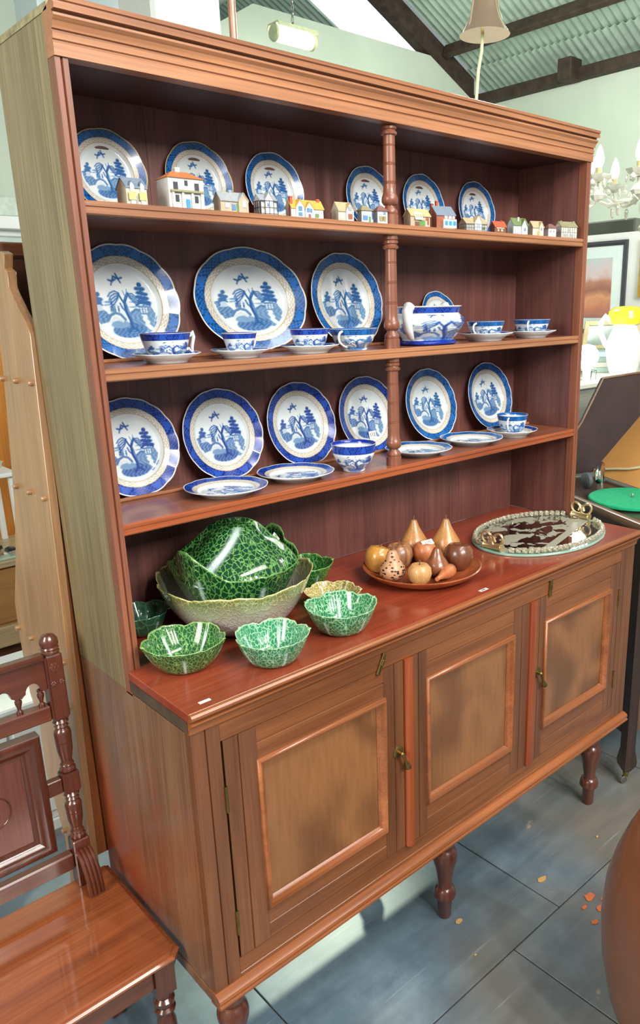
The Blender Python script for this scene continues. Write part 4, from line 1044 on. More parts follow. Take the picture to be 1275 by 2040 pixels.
f110 = fruit('wooden_apple', 'orange-brown wooden apple carrying the white 110 label', apple_prof(.038, .070), F_ORG, .958, .262, zd, (0, 0, .2), (.062, .010, 0))
lb2 = G().box(-.018, .018, -.010, .010, 0, .0008).build('price_label', PAPER, f110); lb2.location = (-.004, -.012, .0715); lb2.rotation_euler = (.55, -.12, -.55)
text('label_number', '110', .014, INK, lb2, (0, 0, .0009), (0, 0, 0))
fruit('wooden_pear', 'tall tan wooden pear at the back right of the dish', pear_prof(.046, .122, .26), F_TAN, 1.052, .262, zd + .003, (0, 0, 1.5), (.121, .013, 0))
fruit('wooden_pear', 'reddish-brown wooden pear in the middle of the dish', pear_prof(.037, .086, .32), F_BRN, .906, .165, zd + .001, (0, 0, 2.2), (.084, .010, .002))
fruit('wooden_apple', 'large dark brown wooden apple at the right of the dish', apple_prof(.044, .078), F_DRK, .990, .160, zd + .001, (0, .12, 0), (.069, .009, .001))
fruit('wooden_apple', 'small pale wooden apple at the front of the dish', apple_prof(.034, .060), F_PAL, .815, .146, zd + .004, (0, 0, .5), (.053, .018, .001), stemc='stem_dark')
fruit('wooden_gourd', 'orange wooden gourd lying on its side at the front of the dish', [(.0001, .0), (.006, 0), (.0065, .012), (.008, .026), (.013, .046), (.018, .068), (.0205, .088), (.019, .104), (.013, .115), (.0001, .119)], F_ORG, .836, .100, zd + .024, (0, PI / 2 + .06, .36), None)

# ------------------------------------------------------------------ mirrored tray with a glass-bead gallery
ty = thing('mirror_tray', 'oval etched mirror tray with twisted glass rim and gilt bow handles', 'tray', (1.468, .206, ZW + .0005))
TA, TB = .272, .196
def ellipse(a, b, n=96): return [(a * math.cos(2 * PI * i / n), b * math.sin(2 * PI * i / n)) for i in range(n)]
GLS = plain('pale_green_glass_edge', (168, 206, 188), .08, 0, .05, 20, 0, .5, .35)
G().prism(ellipse(TA, TB), .0, .007, 'Z').build('glass_base', GLS, ty, .0015)
def etched():
    t = NT('etched_mirror')
    n1 = t.n('ShaderNodeTexNoise', i_Scale=16.0, i_Detail=5.0, i_Distortion=.8); t.l(t.coord((1, 1.4, 1)), n1.inputs['Vector'])
    r = t.ramp(n1.outputs[0], [(0.50, (0, 0, 0)), (0.53, (1, 1, 1))])
    sx = t.n('ShaderNodeSeparateXYZ'); t.l(t.coord(rot=(0, 0, -.25)), sx.inputs[0])
    gr = t.n('ShaderNodeMath', operation='GREATER_THAN'); gr.inputs[1].default_value = -.072; t.l(sx.outputs['Y'], gr.inputs[0])
    g2 = t.n('ShaderNodeMath', operation='COMPARE'); g2.inputs[1].default_value = -.085; g2.inputs[2].default_value = .014; t.l(sx.outputs['Y'], g2.inputs[0])
    m = t.n('ShaderNodeMath', operation='MULTIPLY'); t.l(r.outputs[0], m.inputs[0]); t.l(gr.outputs[0], m.inputs[1])
    mx = t.n('ShaderNodeMath', operation='MAXIMUM'); t.l(m.outputs[0], mx.inputs[0]); t.l(g2.outputs[0], mx.inputs[1])
    t.l(t.mix(mx.outputs[0], lin((196, 196, 190)), lin((150, 148, 130))), t.b.inputs['Base Color'])
    inv = t.n('ShaderNodeMath', operation='SUBTRACT'); inv.inputs[0].default_value = 1.0; t.l(mx.outputs[0], inv.inputs[1]); t.l(inv.outputs[0], t.b.inputs['Metallic'])
    rr = t.n('ShaderNodeMath', operation='MULTIPLY_ADD'); rr.inputs[1].default_value = .5; rr.inputs[2].default_value = .03; t.l(mx.outputs[0], rr.inputs[0]); t.l(rr.outputs[0], t.b.inputs['Roughness'])
    return t.m
G().prism(ellipse(TA * .93, TB * .92), .0072, .0080, 'Z').build('etched_mirror', etched(), ty)
BEADM = plain('twisted_crystal', (240, 236, 214), .05, 0, .04, 40, 0, 1.0, .78)
GILT = plain('gilt_metal', (226, 204, 156), .32, .85, .15, 60)
g = G()
for k in range(3):
    g.tube([(-.0085 + .017 * i / 6, .0048 * math.cos(2 * PI * k / 3 + i * .32), .0048 * math.sin(2 * PI * k / 3 + i * .32)) for i in range(7)], [.002, .0042, .0048, .005, .0048, .0042, .002], 8)
bead0 = None; nb = 70
per = [(TA * .955 * math.cos(2 * PI * i / 2000), TB * .94 * math.sin(2 * PI * i / 2000)) for i in range(2001)]
cum = np.r_[0, np.cumsum([math.hypot(b[0] - a[0], b[1] - a[1]) for a, b in zip(per[:-1], per[1:])])]
for i in range(nb):
    sidx = int(np.searchsorted(cum, cum[-1] * (i + .5) / nb)); px, py = per[sidx]
    if abs(px) > TA * .90 and True: continue
    qx, qy = per[(sidx + 1) % 2000]
    if bead0 is None: bead0 = o = g.build('glass_twist', BEADM, ty)
    else: o = bead0.copy(); COL.objects.link(o); o.parent = ty
    o.location = (px, py, .0175); o.rotation_euler = (random.random(), 0, math.atan2(qy - py, qx - px))
for s in (-1, 1):
    h = G().lathe([(.012, -.038), (.013, -.034), (.0105, -.030), (.0105, .030), (.013, .034), (.012, .038)], 20, (s * TA * .93, 0, .0195), 'Y').build('tray_handle', GILT, ty)
    for q, (dy, sg) in enumerate(((-.002, -1), (.002, 1))):
        pts = []
        for k in range(15):
            a = 2 * PI * k / 14
            pts.append((s * TA * .93 + s * .004, sg * (.019 - .019 * math.cos(a)) * 1.1, .038 + .020 * math.sin(a) + .012 * (1 - math.cos(a)) * .5))
        G().tube(pts, .0042, 8).build('bow_loop', GILT, h)
    G().tube([(s * TA * .93 + s * .004, -.012, .036), (s * TA * .93 + s * .006, -.006, .052), (s * TA * .93 + s * .006, .006, .056), (s * TA * .93 + s * .004, .012, .036)], .0045, 8).build('bow_knot', GILT, h)
G().box(.035, .065, -.112, -.096, .0082, .0088).build('price_label', PAPER, ty)

# ------------------------------------------------------------------ hall chair at the left
W_CH = wood('chair_mahogany', (100, 50, 32), (62, 30, 20), .25, 'Z', coat=.55)
W_CHX = wood('chair_rail', (108, 54, 32), (68, 32, 20), .25, 'X', coat=.55)
W_SEAT = wood('chair_seat', (152, 84, 46), (116, 58, 32), .16, 'X', 1.2, .08, .7, coat_rough=.06)
CX = -.270
hc = thing('hall_chair', 'dark mahogany hall chair with plank seat and turned back posts, left of the dresser', 'chair')
def octo(x0, x1, y0, y1, c): return [(x0 + c, y0), (x1 - c, y0), (x1, y0 + c), (x1, y1), (x0, y1), (x0, y0 + c)]
st_ = G()
X0, X1, Y0, Y1 = -.530, -.014, .112, .515
layers = [(.018, .428), (.004, .431), (0, .436), (0, .441), (.005, .4445), (.009, .4455), (.009, .4475), (.014, .4505)]
V = []; F = []
for q, z in layers: V += [(x, y_, z) for x, y_ in octo(X0 + q, X1 - q, Y0 + q, Y1 - q * .3, .022)]
for j in range(len(layers) - 1): F += [(6 * j + i, 6 * j + (i + 1) % 6, 6 * j + 6 + (i + 1) % 6, 6 * j + 6 + i) for i in range(6)]
F += [tuple(range(6))[::-1], tuple(6 * (len(layers) - 1) + i for i in range(6))]
G().add(V, F).build('seat', W_SEAT, hc, 0, 20)
G().box(X0 + .065, X1 - .065, Y0 + .028, Y0 + .048, .360, .4275).build('apron', W_CHX, hc, .002)
G().box(X0 + .034, X0 + .052, Y0 + .065, Y1 - .05, .360, .4275).build('apron', W_CHX, hc, .002)
G().box(X1 - .052, X1 - .034, Y0 + .065, Y1 - .05, .360, .4275).build('apron', W_CHX, hc, .002)
for x in (X1 - .042, X0 + .042):
    G().box(x - .024, x + .024, Y0 + .018, Y0 + .064, .335, .4275).lathe([(.0001, 0), (.014, 0), (.018, .02), (.021, .05), (.017, .07), (.014, .09), (.022, .14), (.026, .20), (.022, .25), (.017, .268), (.024, .276), (.025, .284), (.018, .290), (.024, .300), (.025, .310), (.018, .318), (.022, .326), (.022, .336)], 24, (x, Y0 + .041, 0)).build('front_leg', W_CH, hc)['kind'] = 'stuff'
    G().box(x - .02, x + .02, Y1 - .05, Y1 - .01, 0, .4275).build('back_leg', W_CH, hc, .003)
YP = .495
def post(x, mir):
    g = G()
    p = G().box(x - .0205, x + .0205, YP - .0205, YP + .0205, .4508, .585).build('post_base', W_CH, hc, .003)
    g.box(x - .0205, x + .0205, YP - .0205, YP + .0205, .925, 1.098)
    blk = g.build('post_block', W_CH, hc, .005, 35, 2)
    G().box(x - .0205, x + .0205, YP - .0205, YP + .0205, .722, .778).build('post_block', W_CH, hc, .004, 35, 2)
    def turn(z0, z1):
        h = z1 - z0
        G().lathe([(.013, z0), (.019, z0 + .004), (.019, z0 + .010), (.0135, z0 + .015), (.017, z0 + .02), (.0135, z0 + .026), (.014, z0 + .034), (.0185, z0 + h * .40), (.0195, z0 + h * .55), (.0175, z0 + h * .56), (.0195, z0 + h * .57), (.0205, z0 + h * .72), (.018, z1 - .032), (.0125, z1 - .026), (.017, z1 - .021), (.0125, z1 - .015), (.019, z1 - .009), (.013, z1)], 24, (x, YP, 0)).build('turned_section', W_CH, hc)
    turn(.5852, .7218); turn(.7782, .9248)
    G().lathe([(.0205, 1.098), (.0215, 1.102), (.018, 1.106), (.0215, 1.110), (.019, 1.114), (.0215, 1.120), (.0205, 1.132), (.014, 1.142), (.0001, 1.146)], 24, (x, YP, 0)).build('finial', W_CH, hc)
    # carved rosettes on the block face
    for (dx, dz, r) in ((0, 1.066, .013), (-.009, 1.026, .007), (.010, 1.026, .007)):
        g = G()
        for k in range(6):
            a = PI / 3 * k
            g.lathe([(.0001, -.003), (r * .36, -.0018), (r * .42, 0)], 10, (x + dx + r * .58 * math.cos(a), YP - .0205, dz + r * .58 * math.sin(a)), 'Y')
        g.lathe([(.0001, -.004), (r * .3, -.003), (r * .36, 0)], 10, (x + dx, YP - .0205, dz), 'Y')
        g.build('carved_rosette', W_CH, blk)['kind'] = 'stuff'
    # fluted bracket from post foot to seat
    g = G()
    for k in range(4):
        xx = x - .015 + k * .010
        pts = []
        for q in range(10):
            a = PI / 2 * q / 9
            pts.append((xx, YP - .022 - .058 * math.sin(a) ** 1.2, .560 - .098 * (1 - math.cos(a)) - .004))
        g.tube(pts, .0058, 8)
    g.build('fluted_bracket', W_CH, p)['kind'] = 'stuff'
post(-.085, 1); post(2 * CX + .085, -1)
xl, xr = 2 * CX + .085 + .021, -.085 - .021
# crest rail with a scalloped lower edge
pts = [(xl, 1.088), (xr, 1.088)]
n = 5; sp_ = (xr - xl) / n
low = []
for k in range(n):
    x1 = xr - k * sp_; x0 = x1 - sp_
    low += [(x1, 1.012), (x1 - .006, 1.008), (x1 - .012, 1.014)]
    for q in range(9):
        a = PI * q / 8
        low.append(((x0 + x1) / 2 + (sp_ / 2 - .016) * math.cos(a), 1.016 + .022 * math.sin(a)))
    low += [(x0 + .012, 1.014), (x0 + .006, 1.008)]
pts += low + [(xl, 1.012)]
G().prism(pts, YP - .010, YP + .010, 'Y').build('crest_rail', W_CHX, hc)
G().prism([(YP - .016, 1.0885), (YP - .016, 1.096), (YP - .010, 1.101), (YP + .010, 1.101), (YP + .014, 1.0885)], xl, xr, 'X').build('crest_cap', W_CHX, hc)
for k in range(n):
    xx = xr - k * sp_ - (.003 if k == 0 else 0)
    G().lathe([(.0001, .970), (.0075, .970), (.0075, .976), (.004, .980), (.0055, .988), (.008, .996), (.0085, 1.002), (.0045, 1.006), (.0075, 1.009), (.0075, 1.013)], 14, (xx - (.012 if k == 0 else 0), YP, 0)).build('gallery_spindle', W_CH, hc)
G().box(xl, xr, YP - .014, YP + .014, .930, .9695).build('gallery_rail', W_CHX, hc, .003)
G().box(xl, xr, YP - .014, YP + .014, .505, .552).build('lower_rail', W_CHX, hc, .004)
px0, px1 = 2 * CX + .142, -.142
G().box(xl, px0, YP - .011, YP + .011, .728, .768).build('stub_rail', W_CHX, hc, .002)
G().box(px1, xr, YP - .011, YP + .011, .728, .768).build('stub_rail', W_CHX, hc, .002)
pf = G().frame(px0, px1, .580, .905, YP - .004, [(0, -.02), (0, .010), (.006, .013), (.022, .013), (.028, .010), (.034, .004), (.040, .001), (.046, .0)]).build('panel_frame', W_CH, hc)
G().box(px0 + .002, px1 - .002, YP - .002, YP + .014, .582, .903).build('back_panel', wood('chair_panel', (116, 58, 36), (80, 38, 26), .22, 'Z', coat=.5), hc)
cxp = (px0 + px1) / 2
G().tube([(cxp + .043 * math.cos(2 * PI * i / 40), YP - .0025, .742 + .043 * math.sin(2 * PI * i / 40)) for i in range(40)], .0018, 8, True).build('incised_roundel', W_CH, hc)

# ------------------------------------------------------------------ shaped oak stand behind the dresser
W_OAK = wood('pale_oak', (180, 136, 96), (154, 112, 74), .3, 'Z', coat=.35, coat_rough=.25)
W_PINE = wood('orange_pine', (168, 98, 50), (136, 74, 36), .45, 'Z', coat=.1)
W_DKB = wood('dark_board', (92, 58, 40), (66, 40, 28), .5, 'X', coat=.1)
bk = thing('open_bookcase', 'tall pale oak bookcase end with peg rows and shaped shoulder behind the dresser', 'bookcase')
SH = lambda z: -.008 - .036 * (1.83 - z) / 1.33
def shear(g): g.V = [(x + SH(z), y_, z) for x, y_, z in g.V]; return g
OUT = [(.5475, .0), (.5475, 1.827), (.5686, 1.8536), (.598, 1.878), (.6174, 1.8975), (.636, 1.915), (.648, 1.931), (.646, 1.9635), (.6639, 1.9697), (.6518, 2.0014), (.676, 2.0083), (.72, 2.0), (.75, 1.90), (.7627, 1.7108), (.7847, 1.5338), (.8037, 1.3998), (.8446, 1.2544), (.91, 1.0927), (.9072, .9999), (.8814, .8283), (.83, .7566), (.8265, .5933), (.733, .422), (.733, 0)]
ep = shear(G().prism([(a, b) for a, b in OUT], 0, .020, 'X')).build('end_panel', W_OAK, bk, .0012)
shear(G().box(.021, .250, .556, .572, .455, 1.822)).build('back_board', W_PINE, bk)
for zz, ys in ((1.718, (.5645, .6646, .7603)), (1.449, (.5695, .665, .7601)), (1.0228, (.5785, .686, .7939, .8948)), (.8957, (.5804, .70, .82)), (.457, (.62, .72, .8247))):
    for yy in ys:
        G().lathe([(.0001, -.012), (.004, -.0115), (.0065, -.009), (.007, -.006), (.007, 0)], 14, (SH(zz), yy, zz), 'X').build('peg', W_OAK, bk)
for zz in (1.718, 1.449, 1.0228, .8957, .457):
    shear(G().box(.021, .25, .574, .72, zz - .01, zz + .01)).build('shelf', W_OAK, bk)
shear(G().box(.230, .250, .574, .73, 0, 1.83)).build('end_panel', W_OAK, bk)
shear(G().box(.021, .229, .752, .766, 1.76, 2.0)).build('header_board', W_DKB, bk)
shear(G().box(-.01, .26, .742, .776, 2.0005, 2.034)).build('header_cap', wood('brown_top', (124, 76, 50), (96, 56, 36), .45, 'X'), bk, .004)

# shop stock glimpsed left of the bookcase
cn = thing('shop_counter', 'pale wooden shop counter with plank front, far left background', 'counter', (.40, 2.60, 0))
G().box(-.50, .30, -.20, .20, .46, .745).build('drawer_case', wood('counter_front', (184, 136, 80), (156, 108, 58), .5, 'X'), cn)
for k in range(6): G().box(-.49 + k * .13, -.365 + k * .13, -.212, -.2005, .475, .735).build('front_plank', wood('counter_front', 0, 0), cn, .002)
G().box(-.52, .32, -.23, .22, .7455, .772).build('counter_top', wood('counter_top', (196, 176, 136), (170, 150, 110), .4, 'X'), cn, .003)
G().box(-.52, .32, -.22, .20, .36, .4595).build('plinth', wood('counter_top', 0, 0), cn, .003)
G().box(-.50, .30, -.18, .20, .0, .3595).build('base', W_DKB, cn)
cb = thing('pine_cabinet', 'orange pine cabinet standing on the shop floor beyond the bookcase', 'cabinet', (.50, 3.10, 0))
G().box(-.40, .30, -.2, .2, 0, 1.80).build('carcass', wood('orange_cabinet', (206, 138, 56), (176, 108, 38), .45, 'Z'), cb)
G().box(-.37, -.03, -.212, -.2005, .1, 1.72).build('door', wood('orange_cabinet', 0, 0), cb, .004)
G().box(.0, .27, -.212, -.2005, .1, 1.72).build('door', wood('orange_cabinet', 0, 0), cb, .004)
gs = thing('display_stand', 'white painted metal and glass stand on the shop counter', 'stand', (.40, 2.66, .7725))
for x in (-.10, .10):
    for yy in (-.12, .12): G().box(x - .012, x + .012, yy - .012, yy + .012, 0, .36).build('upright', M_WHITE, gs)
G().box(-.13, .13, -.15, .15, .3605, .378).build('top', M_WHITE, gs, .003)
CERM = plain('cream_ware', (220, 224, 208), .2, 0, .04, 20, coat=.5)
for k, (x, yy, z, r, h, lab_) in enumerate(((.395, 2.56, 1.1515, .085, .055, 'shallow white dish lowest of the crockery stack at far left'), (.395, 2.56, 1.2075, .075, .065, 'white bowl in the middle of the crockery stack at far left'), (.40, 2.56, 1.2735, .06, .045, 'small white lidded dish on top of the crockery stack at far left'))):
    o = G().lathe([(.0001, 0), (r * .5, 0), (r * .55, .004), (r * .9, h * .6), (r, h), (r * .97, h), (r * .86, h * .62), (r * .5, .008), (.0001, .008)], 28).build('stacked_bowl', CERM)
    o.location = (x, yy, z); tag(o, lab_, 'bowl', 'white crockery in the background')
tr_ = thing('trinket_tray', 'glass tray heaped with coloured trinkets on the shop counter', 'tray', (.37, 2.50, .7725))
G().box(-.13, .10, -.10, .012, 0, .010).build('tray', plain('tray_glass', (176, 200, 180), .1, 0, .05, 20, 0, .6), tr_, .002)
for k in range(26):
    x, yy = random.uniform(-.11, .08), random.uniform(-.09, .0); r = random.uniform(.008, .022)
    c = random.choice([(214, 178, 70), (40, 44, 50), (206, 206, 190), (120, 150, 90), (90, 120, 170), (180, 150, 110)])
    G().lathe([(.0001, 0), (r, r * .3), (r * .9, r), (.0001, r * 1.4)], 9, (x, yy, .0105 + random.uniform(0, .05) * (k % 3) / 2)).build('trinket', plain('trinket_%d_%d_%d' % c, c, .3, 0, .1, 40, coat=.4), tr_)
def rugm():
    t = NT('red_rug'); v = t.n('ShaderNodeTexVoronoi', i_Scale=26.0); t.l(t.coord(), v.inputs['Vector'])
    r = t.ramp(v.outputs['Distance'], [(.2, lin((190, 160, 150))), (.35, lin((132, 52, 56))), (.7, lin((96, 40, 50)))]); t.l(r.outputs[0], t.b.inputs['Base Color']); t.b.inputs['Roughness'].default_value = .95
    t.bump(v.outputs['Distance'], .3); return t.m
rg = G(); rg.box(-.35, .45, -.30, .16, 0, .10).box(-.34, .44, -.29, .15, .101, .19).box(-.35, .44, -.30, .15, .191, .29)
for k in range(3):
    o = G().box(-.35 + .01 * k, .45 - .005 * k, -.30, .16 - .01 * k, 0, .095).build('folded_rug', rugm() if k == 0 else bpy.data.materials['red_rug'], None, .02, 35, 2)
    o.location = (.33, 2.18, .097 * k); tag(o, ('bottom', 'middle', 'topmost')[k] + ' folded red patterned rug of the stack behind the hall chair', 'rug', 'folded red rugs')
wc = thing('white_chest', 'white painted chest seen through the back of the hall chair', 'chest', (.02, 1.62, 0))
G().box(-.30, .30, -.22, .22, .04, .52).build('carcass', M_WHITE, wc, .006)
G().box(-.32, .32, -.24, .24, .5205, .545).build('lid', M_WHITE, wc, .006)
for k in range(2): G().box(-.26 + k * .27, -.01 + k * .27, -.229, -.2205, .08, .48).build('front_panel', M_WHITE, wc, .003)
G().box(-.31, .31, -.23, .23, 0, .0395).build('plinth', M_WHITE, wc)
np_ = G(); random.seed(3)
V = []; F = []
for j in range(9):
    for i in range(16):
        a = 2 * PI * i / 16; t = j / 8; r = (.075 * math.sin(PI * min(t * .5 + .25, 1)) + .0) * (1 - t ** 3) + .002; r *= random.uniform(.75, 1.15)
        V.append((r * math.cos(a) * 1.3, r * math.sin(a), .085 * t))
for j in range(8): F += [(j * 16 + i, j * 16 + (i + 1) % 16, j * 16 + 16 + (i + 1) % 16, j * 16 + 16 + i) for i in range(16)]
F += [tuple(range(16))[::-1], tuple(8 * 16 + i for i in range(16))]
o = G().add(V, F).build('crumpled_newspaper', plain('newsprint', (176, 188, 172), .8, 0, .25, 50), None, 0, 20); o.location = (.02, 1.60, .546); tag(o, 'crumpled grey newspaper ball on the white chest', 'newspaper')

# ------------------------------------------------------------------ gramophone cabinet at the right
A_ = math.atan2(-.4226, .9063)     # local x = g (away from the dresser), local y = e (towards the back)
gm = thing('gramophone_cabinet', 'dark wooden gramophone cabinet with raised lid and green baize turntable, right of the dresser', 'gramophone', (1.862, .030, 0), A_)
W_GR = wood('gramophone_dark', (64, 44, 34), (42, 28, 22), .3, 'Z', coat=.4)
W_GRL = wood('gramophone_edge', (128, 92, 66), (96, 66, 46), .3, 'Y', coat=.5)
LG, LE, GH = .40, .86, 1.062
G().box(.0, .018, .045, LE - .045, .22, GH).build('side_panel', W_GR, gm)
G().box(LG - .018, LG, .045, LE - .045, .22, GH).build('side_panel', W_GR, gm)
fr = G().box(.045, LG - .045, .004, .022, .24, GH).build('front_panel', wood('gramophone_front', (112, 86, 60), (84, 62, 42), .35, 'Z', coat=.3), gm)
G().frame(.075, LG - .075, .32, GH - .10, .004, [(0, 0), (.003, .006), (.012, .006), (.018, .0)]).build('front_moulding', W_GR, fr)
G().box(.045, LG - .045, LE - .022, LE - .004, .24, GH).build('back_panel', W_GR, gm)
for x in (.001, LG - .044):
    for yy in (.001, LE - .044):
        l_ = G().box(x, x + .043, yy, yy + .043, .0, GH - .001)
        V = []; F = []
        sec = [(.0, .0215, .075), (.0, .0215, .0), ]
        g = G(); prof = [(.012, .052), (.026, .080), (.028, .10), (.0205, .155), (.0205, GH - .002)]
        for q, (h_, z) in enumerate(prof): g.V += [(x + .0215 + sx * h_, yy + .0215 + sy * h_, z) for sx, sy in ((-1, -1), (1, -1), (1, 1), (-1, 1))]
        for q in range(len(prof) - 1): g.F += [(4 * q + i, 4 * q + (i + 1) % 4, 4 * q + 4 + (i + 1) % 4, 4 * q + 4 + i) for i in range(4)]
        g.F += [(3, 2, 1, 0), tuple(4 * (len(prof) - 1) + i for i in range(4))]
        lo = g.build('leg', W_GR, gm, 0, 20)
        cs = G().lathe([(.0001, -.008), (.014, -.008), (.016, -.005), (.016, .005), (.014, .008), (.0001, .008)], 18, (x + .010, yy + .0215, .016), 'Y')
        cs.build('castor_wheel', STEEL, lo)
        G().lathe([(.010, .030), (.013, .052)], 14, (x + .0215, yy + .0215, 0)).tube([(x + .0215, yy + .0215, .036), (x + .010, yy + .0215, .018)], .006, 8).build('castor_fork', BRASS, lo)['kind'] = 'stuff'
dk = G().box(.002, LG, .002, LE, GH, GH + .014).build('deck', W_GR, gm)
G().prism([(-.004, GH), (-.006, GH + .012), (-.002, GH + .026), (.008, GH + .030), (.022, GH + .028), (.022, GH + .0145), (.0015, GH + .0145), (.0015, GH)], 0, LE, 'Y').build('deck_lip', W_GRL, dk)
BAIZE = plain('green_baize', (22, 158, 108), .9, 0, .12, 60)
tt_ = G().lathe([(.0001, GH + .018), (.172, GH + .018), (.176, GH + .022), (.176, GH + .030), (.172, GH + .034), (.0001, GH + .034)], 64, (.200, .345, 0)).build('turntable', BAIZE, gm)
G().lathe([(.0042, GH + .034), (.0042, GH + .046), (.002, GH + .050), (.0001, GH + .0505)], 14, (.200, .345, 0)).build('spindle_pin', STEEL, tt_)
CHROME = plain('chrome', (196, 200, 196), .12, 1.0, .1)
ta = G().tube([(.30, .72, GH + .015), (.30, .72, GH + .075), (.285, .70, GH + .095), (.22, .62, GH + .098), (.175, .56, GH + .085), (.16, .53, GH + .066)], [.018, .017, .017, .016, .015, .014], 14).build('tone_arm', CHROME, gm)
G().lathe([(.0001, -.016), (.026, -.015), (.036, -.008), (.036, .008), (.028, .014), (.020, .010), (.0001, .010)], 30, (.120, .560, GH + .066), 'X').build('sound_box', plain('soundbox_grey', (88, 92, 98), .35, .4, .1), ta)
lidp = G()
PL = Vector((.333, 0, GH + .030)); PT = Vector((.80, 0, GH + .50))
G().add([(.333, .02, GH + .030), (.333, LE - .02, GH + .030), (.80, LE - .02, GH + .508), (.80, .02, GH + .508), (.348, .02, GH + .022), (.348, LE - .02, GH + .022), (.815, LE - .02, GH + .500), (.815, .02, GH + .500)], [(0, 1, 2, 3), (7, 6, 5, 4), (0, 4, 5, 1), (1, 5, 6, 2), (2, 6, 7, 3), (3, 7, 4, 0)]).build('lid_panel', plain('lid_honey', (206, 148, 80), .4, 0, .08, 4, coat=.3), gm)
chk = [(.333, GH + .030), (.090, GH + .030), (.262, GH + .275), (.362, GH + .470), (.80, GH + .508)]
G().prism([(a, b) for a, b in chk], LE - .0195, LE - .002, 'Y').build('lid_cheek', plain('lid_cheek_shaded', (50, 40, 42), .45, 0, .2, 10), gm)  # shade on the cheek's inner face is put into its dark colour
G().tube([(.095, LE - .020, GH + .040), (.262, LE - .020, GH + .275), (.362, LE - .020, GH + .470), (.80, LE - .020, GH + .506)], .006, 6).build('lid_rim', W_GRL, gm)
LP = lambda dz: .333 + .977 * (dz - .03) - .009
cd = [(LP(dz), ee, GH + dz) for dz, ee in ((.044, .825), (.058, .76), (.072, .69), (.084, .62), (.100, .57), (.130, .53), (.152, .49), (.156, .44), (.156, .30), (.15, .1))]
co = G().tube([Matrix.Rotation(A_, 4, 'Z') @ Vector(p) + Vector((1.862, .030, 0)) for p in cd], .0055, 8).build('power_cord', plain('cream_flex', (222, 218, 186), .5, 0, .04)); tag(co, 'cream power cord snaking across the honey-coloured lid of the gramophone', 'cord')

# ------------------------------------------------------------------ right background: cabinet, lamp, jug, pictures
sb = thing('side_cabinet', 'grey-topped cabinet behind the gramophone carrying a lit lamp and a white jug', 'cabinet', (3.45, 1.30, 0))
G().box(-.62, .60, -.28, .40, .06, 1.425).build('carcass', wood('grey_cabinet', (150, 150, 138), (122, 124, 114), .5, 'X'), sb)
G().box(-.65, .62, -.31, .42, 1.4255, 1.452).build('top', plain('pale_top', (206, 208, 190), .35, 0, .06, 8, coat=.3), sb, .004)
for k in range(2): G().box(-.60 + k * .6, -.02 + k * .6, -.292, -.2805, .12, 1.38).build('door', wood('grey_cabinet', 0, 0), sb, .004)
G().box(-.60, .58, -.26, .38, 0, .0595).build('plinth', M_BEAM, sb)
bl = thing('table_lamp', 'glowing globe lamp on a small wire base, right of the dresser', 'lamp', (3.175, 1.12, 1.4525))
GLOW = NT('lit_globe'); GLOW.b.inputs['Base Color'].default_value = (1, 1, .96, 1); GLOW.b.inputs['Emission Color'].default_value = (1, .98, .88, 1); GLOW.b.inputs['Emission Strength'].default_value = 9.0
G().lathe([(.0001, .045), (.022, .045), (.026, .060), (.050, .085), (.062, .120), (.058, .155), (.036, .185), (.0001, .194)], 28).build('globe', GLOW.m, bl)
lpl = bpy.data.lights.new('globe_glow', 'POINT'); lpl.energy = 14; lpl.color = (1, .98, .9); lpl.shadow_soft_size = .06
lpo = bpy.data.objects.new('globe_glow', lpl); COL.objects.link(lpo); lpo.parent = bl; lpo.location = (0, 0, .26)
G().lathe([(.0001, 0), (.045, 0), (.045, .006), (.024, .010), (.022, .044), (.0001, .0445)], 24).build('lamp_base', M_WHITE, bl)
for k in range(6):
    a = PI / 3 * k
    G().tube([(.050 * math.cos(a), .050 * math.sin(a), .002), (.054 * math.cos(a), .054 * math.sin(a), .050)], .0016, 6).build('wire_bar', M_BEAM, bl)
G().tube([(.054 * math.cos(2 * PI * i / 30), .054 * math.sin(2 * PI * i / 30), .050) for i in range(30)], .0016, 6, True).build('wire_ring', M_BEAM, bl)
jg = thing('white_jug', 'large white jug with a yellow mouth, at the right edge behind the gramophone', 'jug', (3.62, 1.15, 1.4525), 2.45)
WG = plain('jug_white', (236, 236, 232), .2, 0, .03, 10, coat=.5); YG = plain('jug_yellow', (226, 214, 40), .3, 0, .06, 10, coat=.5)
G().lathe([(.0001, 0), (.075, 0), (.080, .01), (.095, .06), (.108, .13), (.104, .19), (.085, .235), (.072, .262), (.070, .285), (.082, .32), (.088, .335), (.082, .335), (.064, .290), (.0001, .28)], 36).build('body', WG, jg)
G().tube([(.078, 0, .30), (.125, 0, .335), (.150, 0, .30), (.148, 0, .24), (.120, 0, .18), (.098, 0, .15)], [.016, .018, .017, .016, .015, .012], 12).build('handle', WG, jg)
G().lathe([(.060, .280), (.092, .292), (.108, .325), (.100, .365), (.070, .388), (.0001, .394)], 30).build('yellow_mouth', YG, jg)['label'] = 'bright yellow rounded mouth of the jug'
lf = thing('leaning_frame', 'pale wood easel frame leaning behind the lit lamp', 'frame', (3.86, 1.40, 1.4525), -.80, None)
for (x0, x1, z0, z1) in ((-.18, -.155, 0, .30), (.155, .18, 0, .30), (-.154, .154, .275, .30), (-.154, .154, .0, .025), (-.154, .154, .13, .15)):
    g = G().box(x0, x1, -.012, .012, z0, z1); g.V = [(x + z * .16, y_ + z * .30, z) for x, y_, z in g.V]
    g.build('frame_bar', plain('pale_frame_wood', (208, 190, 140), .5, 0, .1, 10), lf)
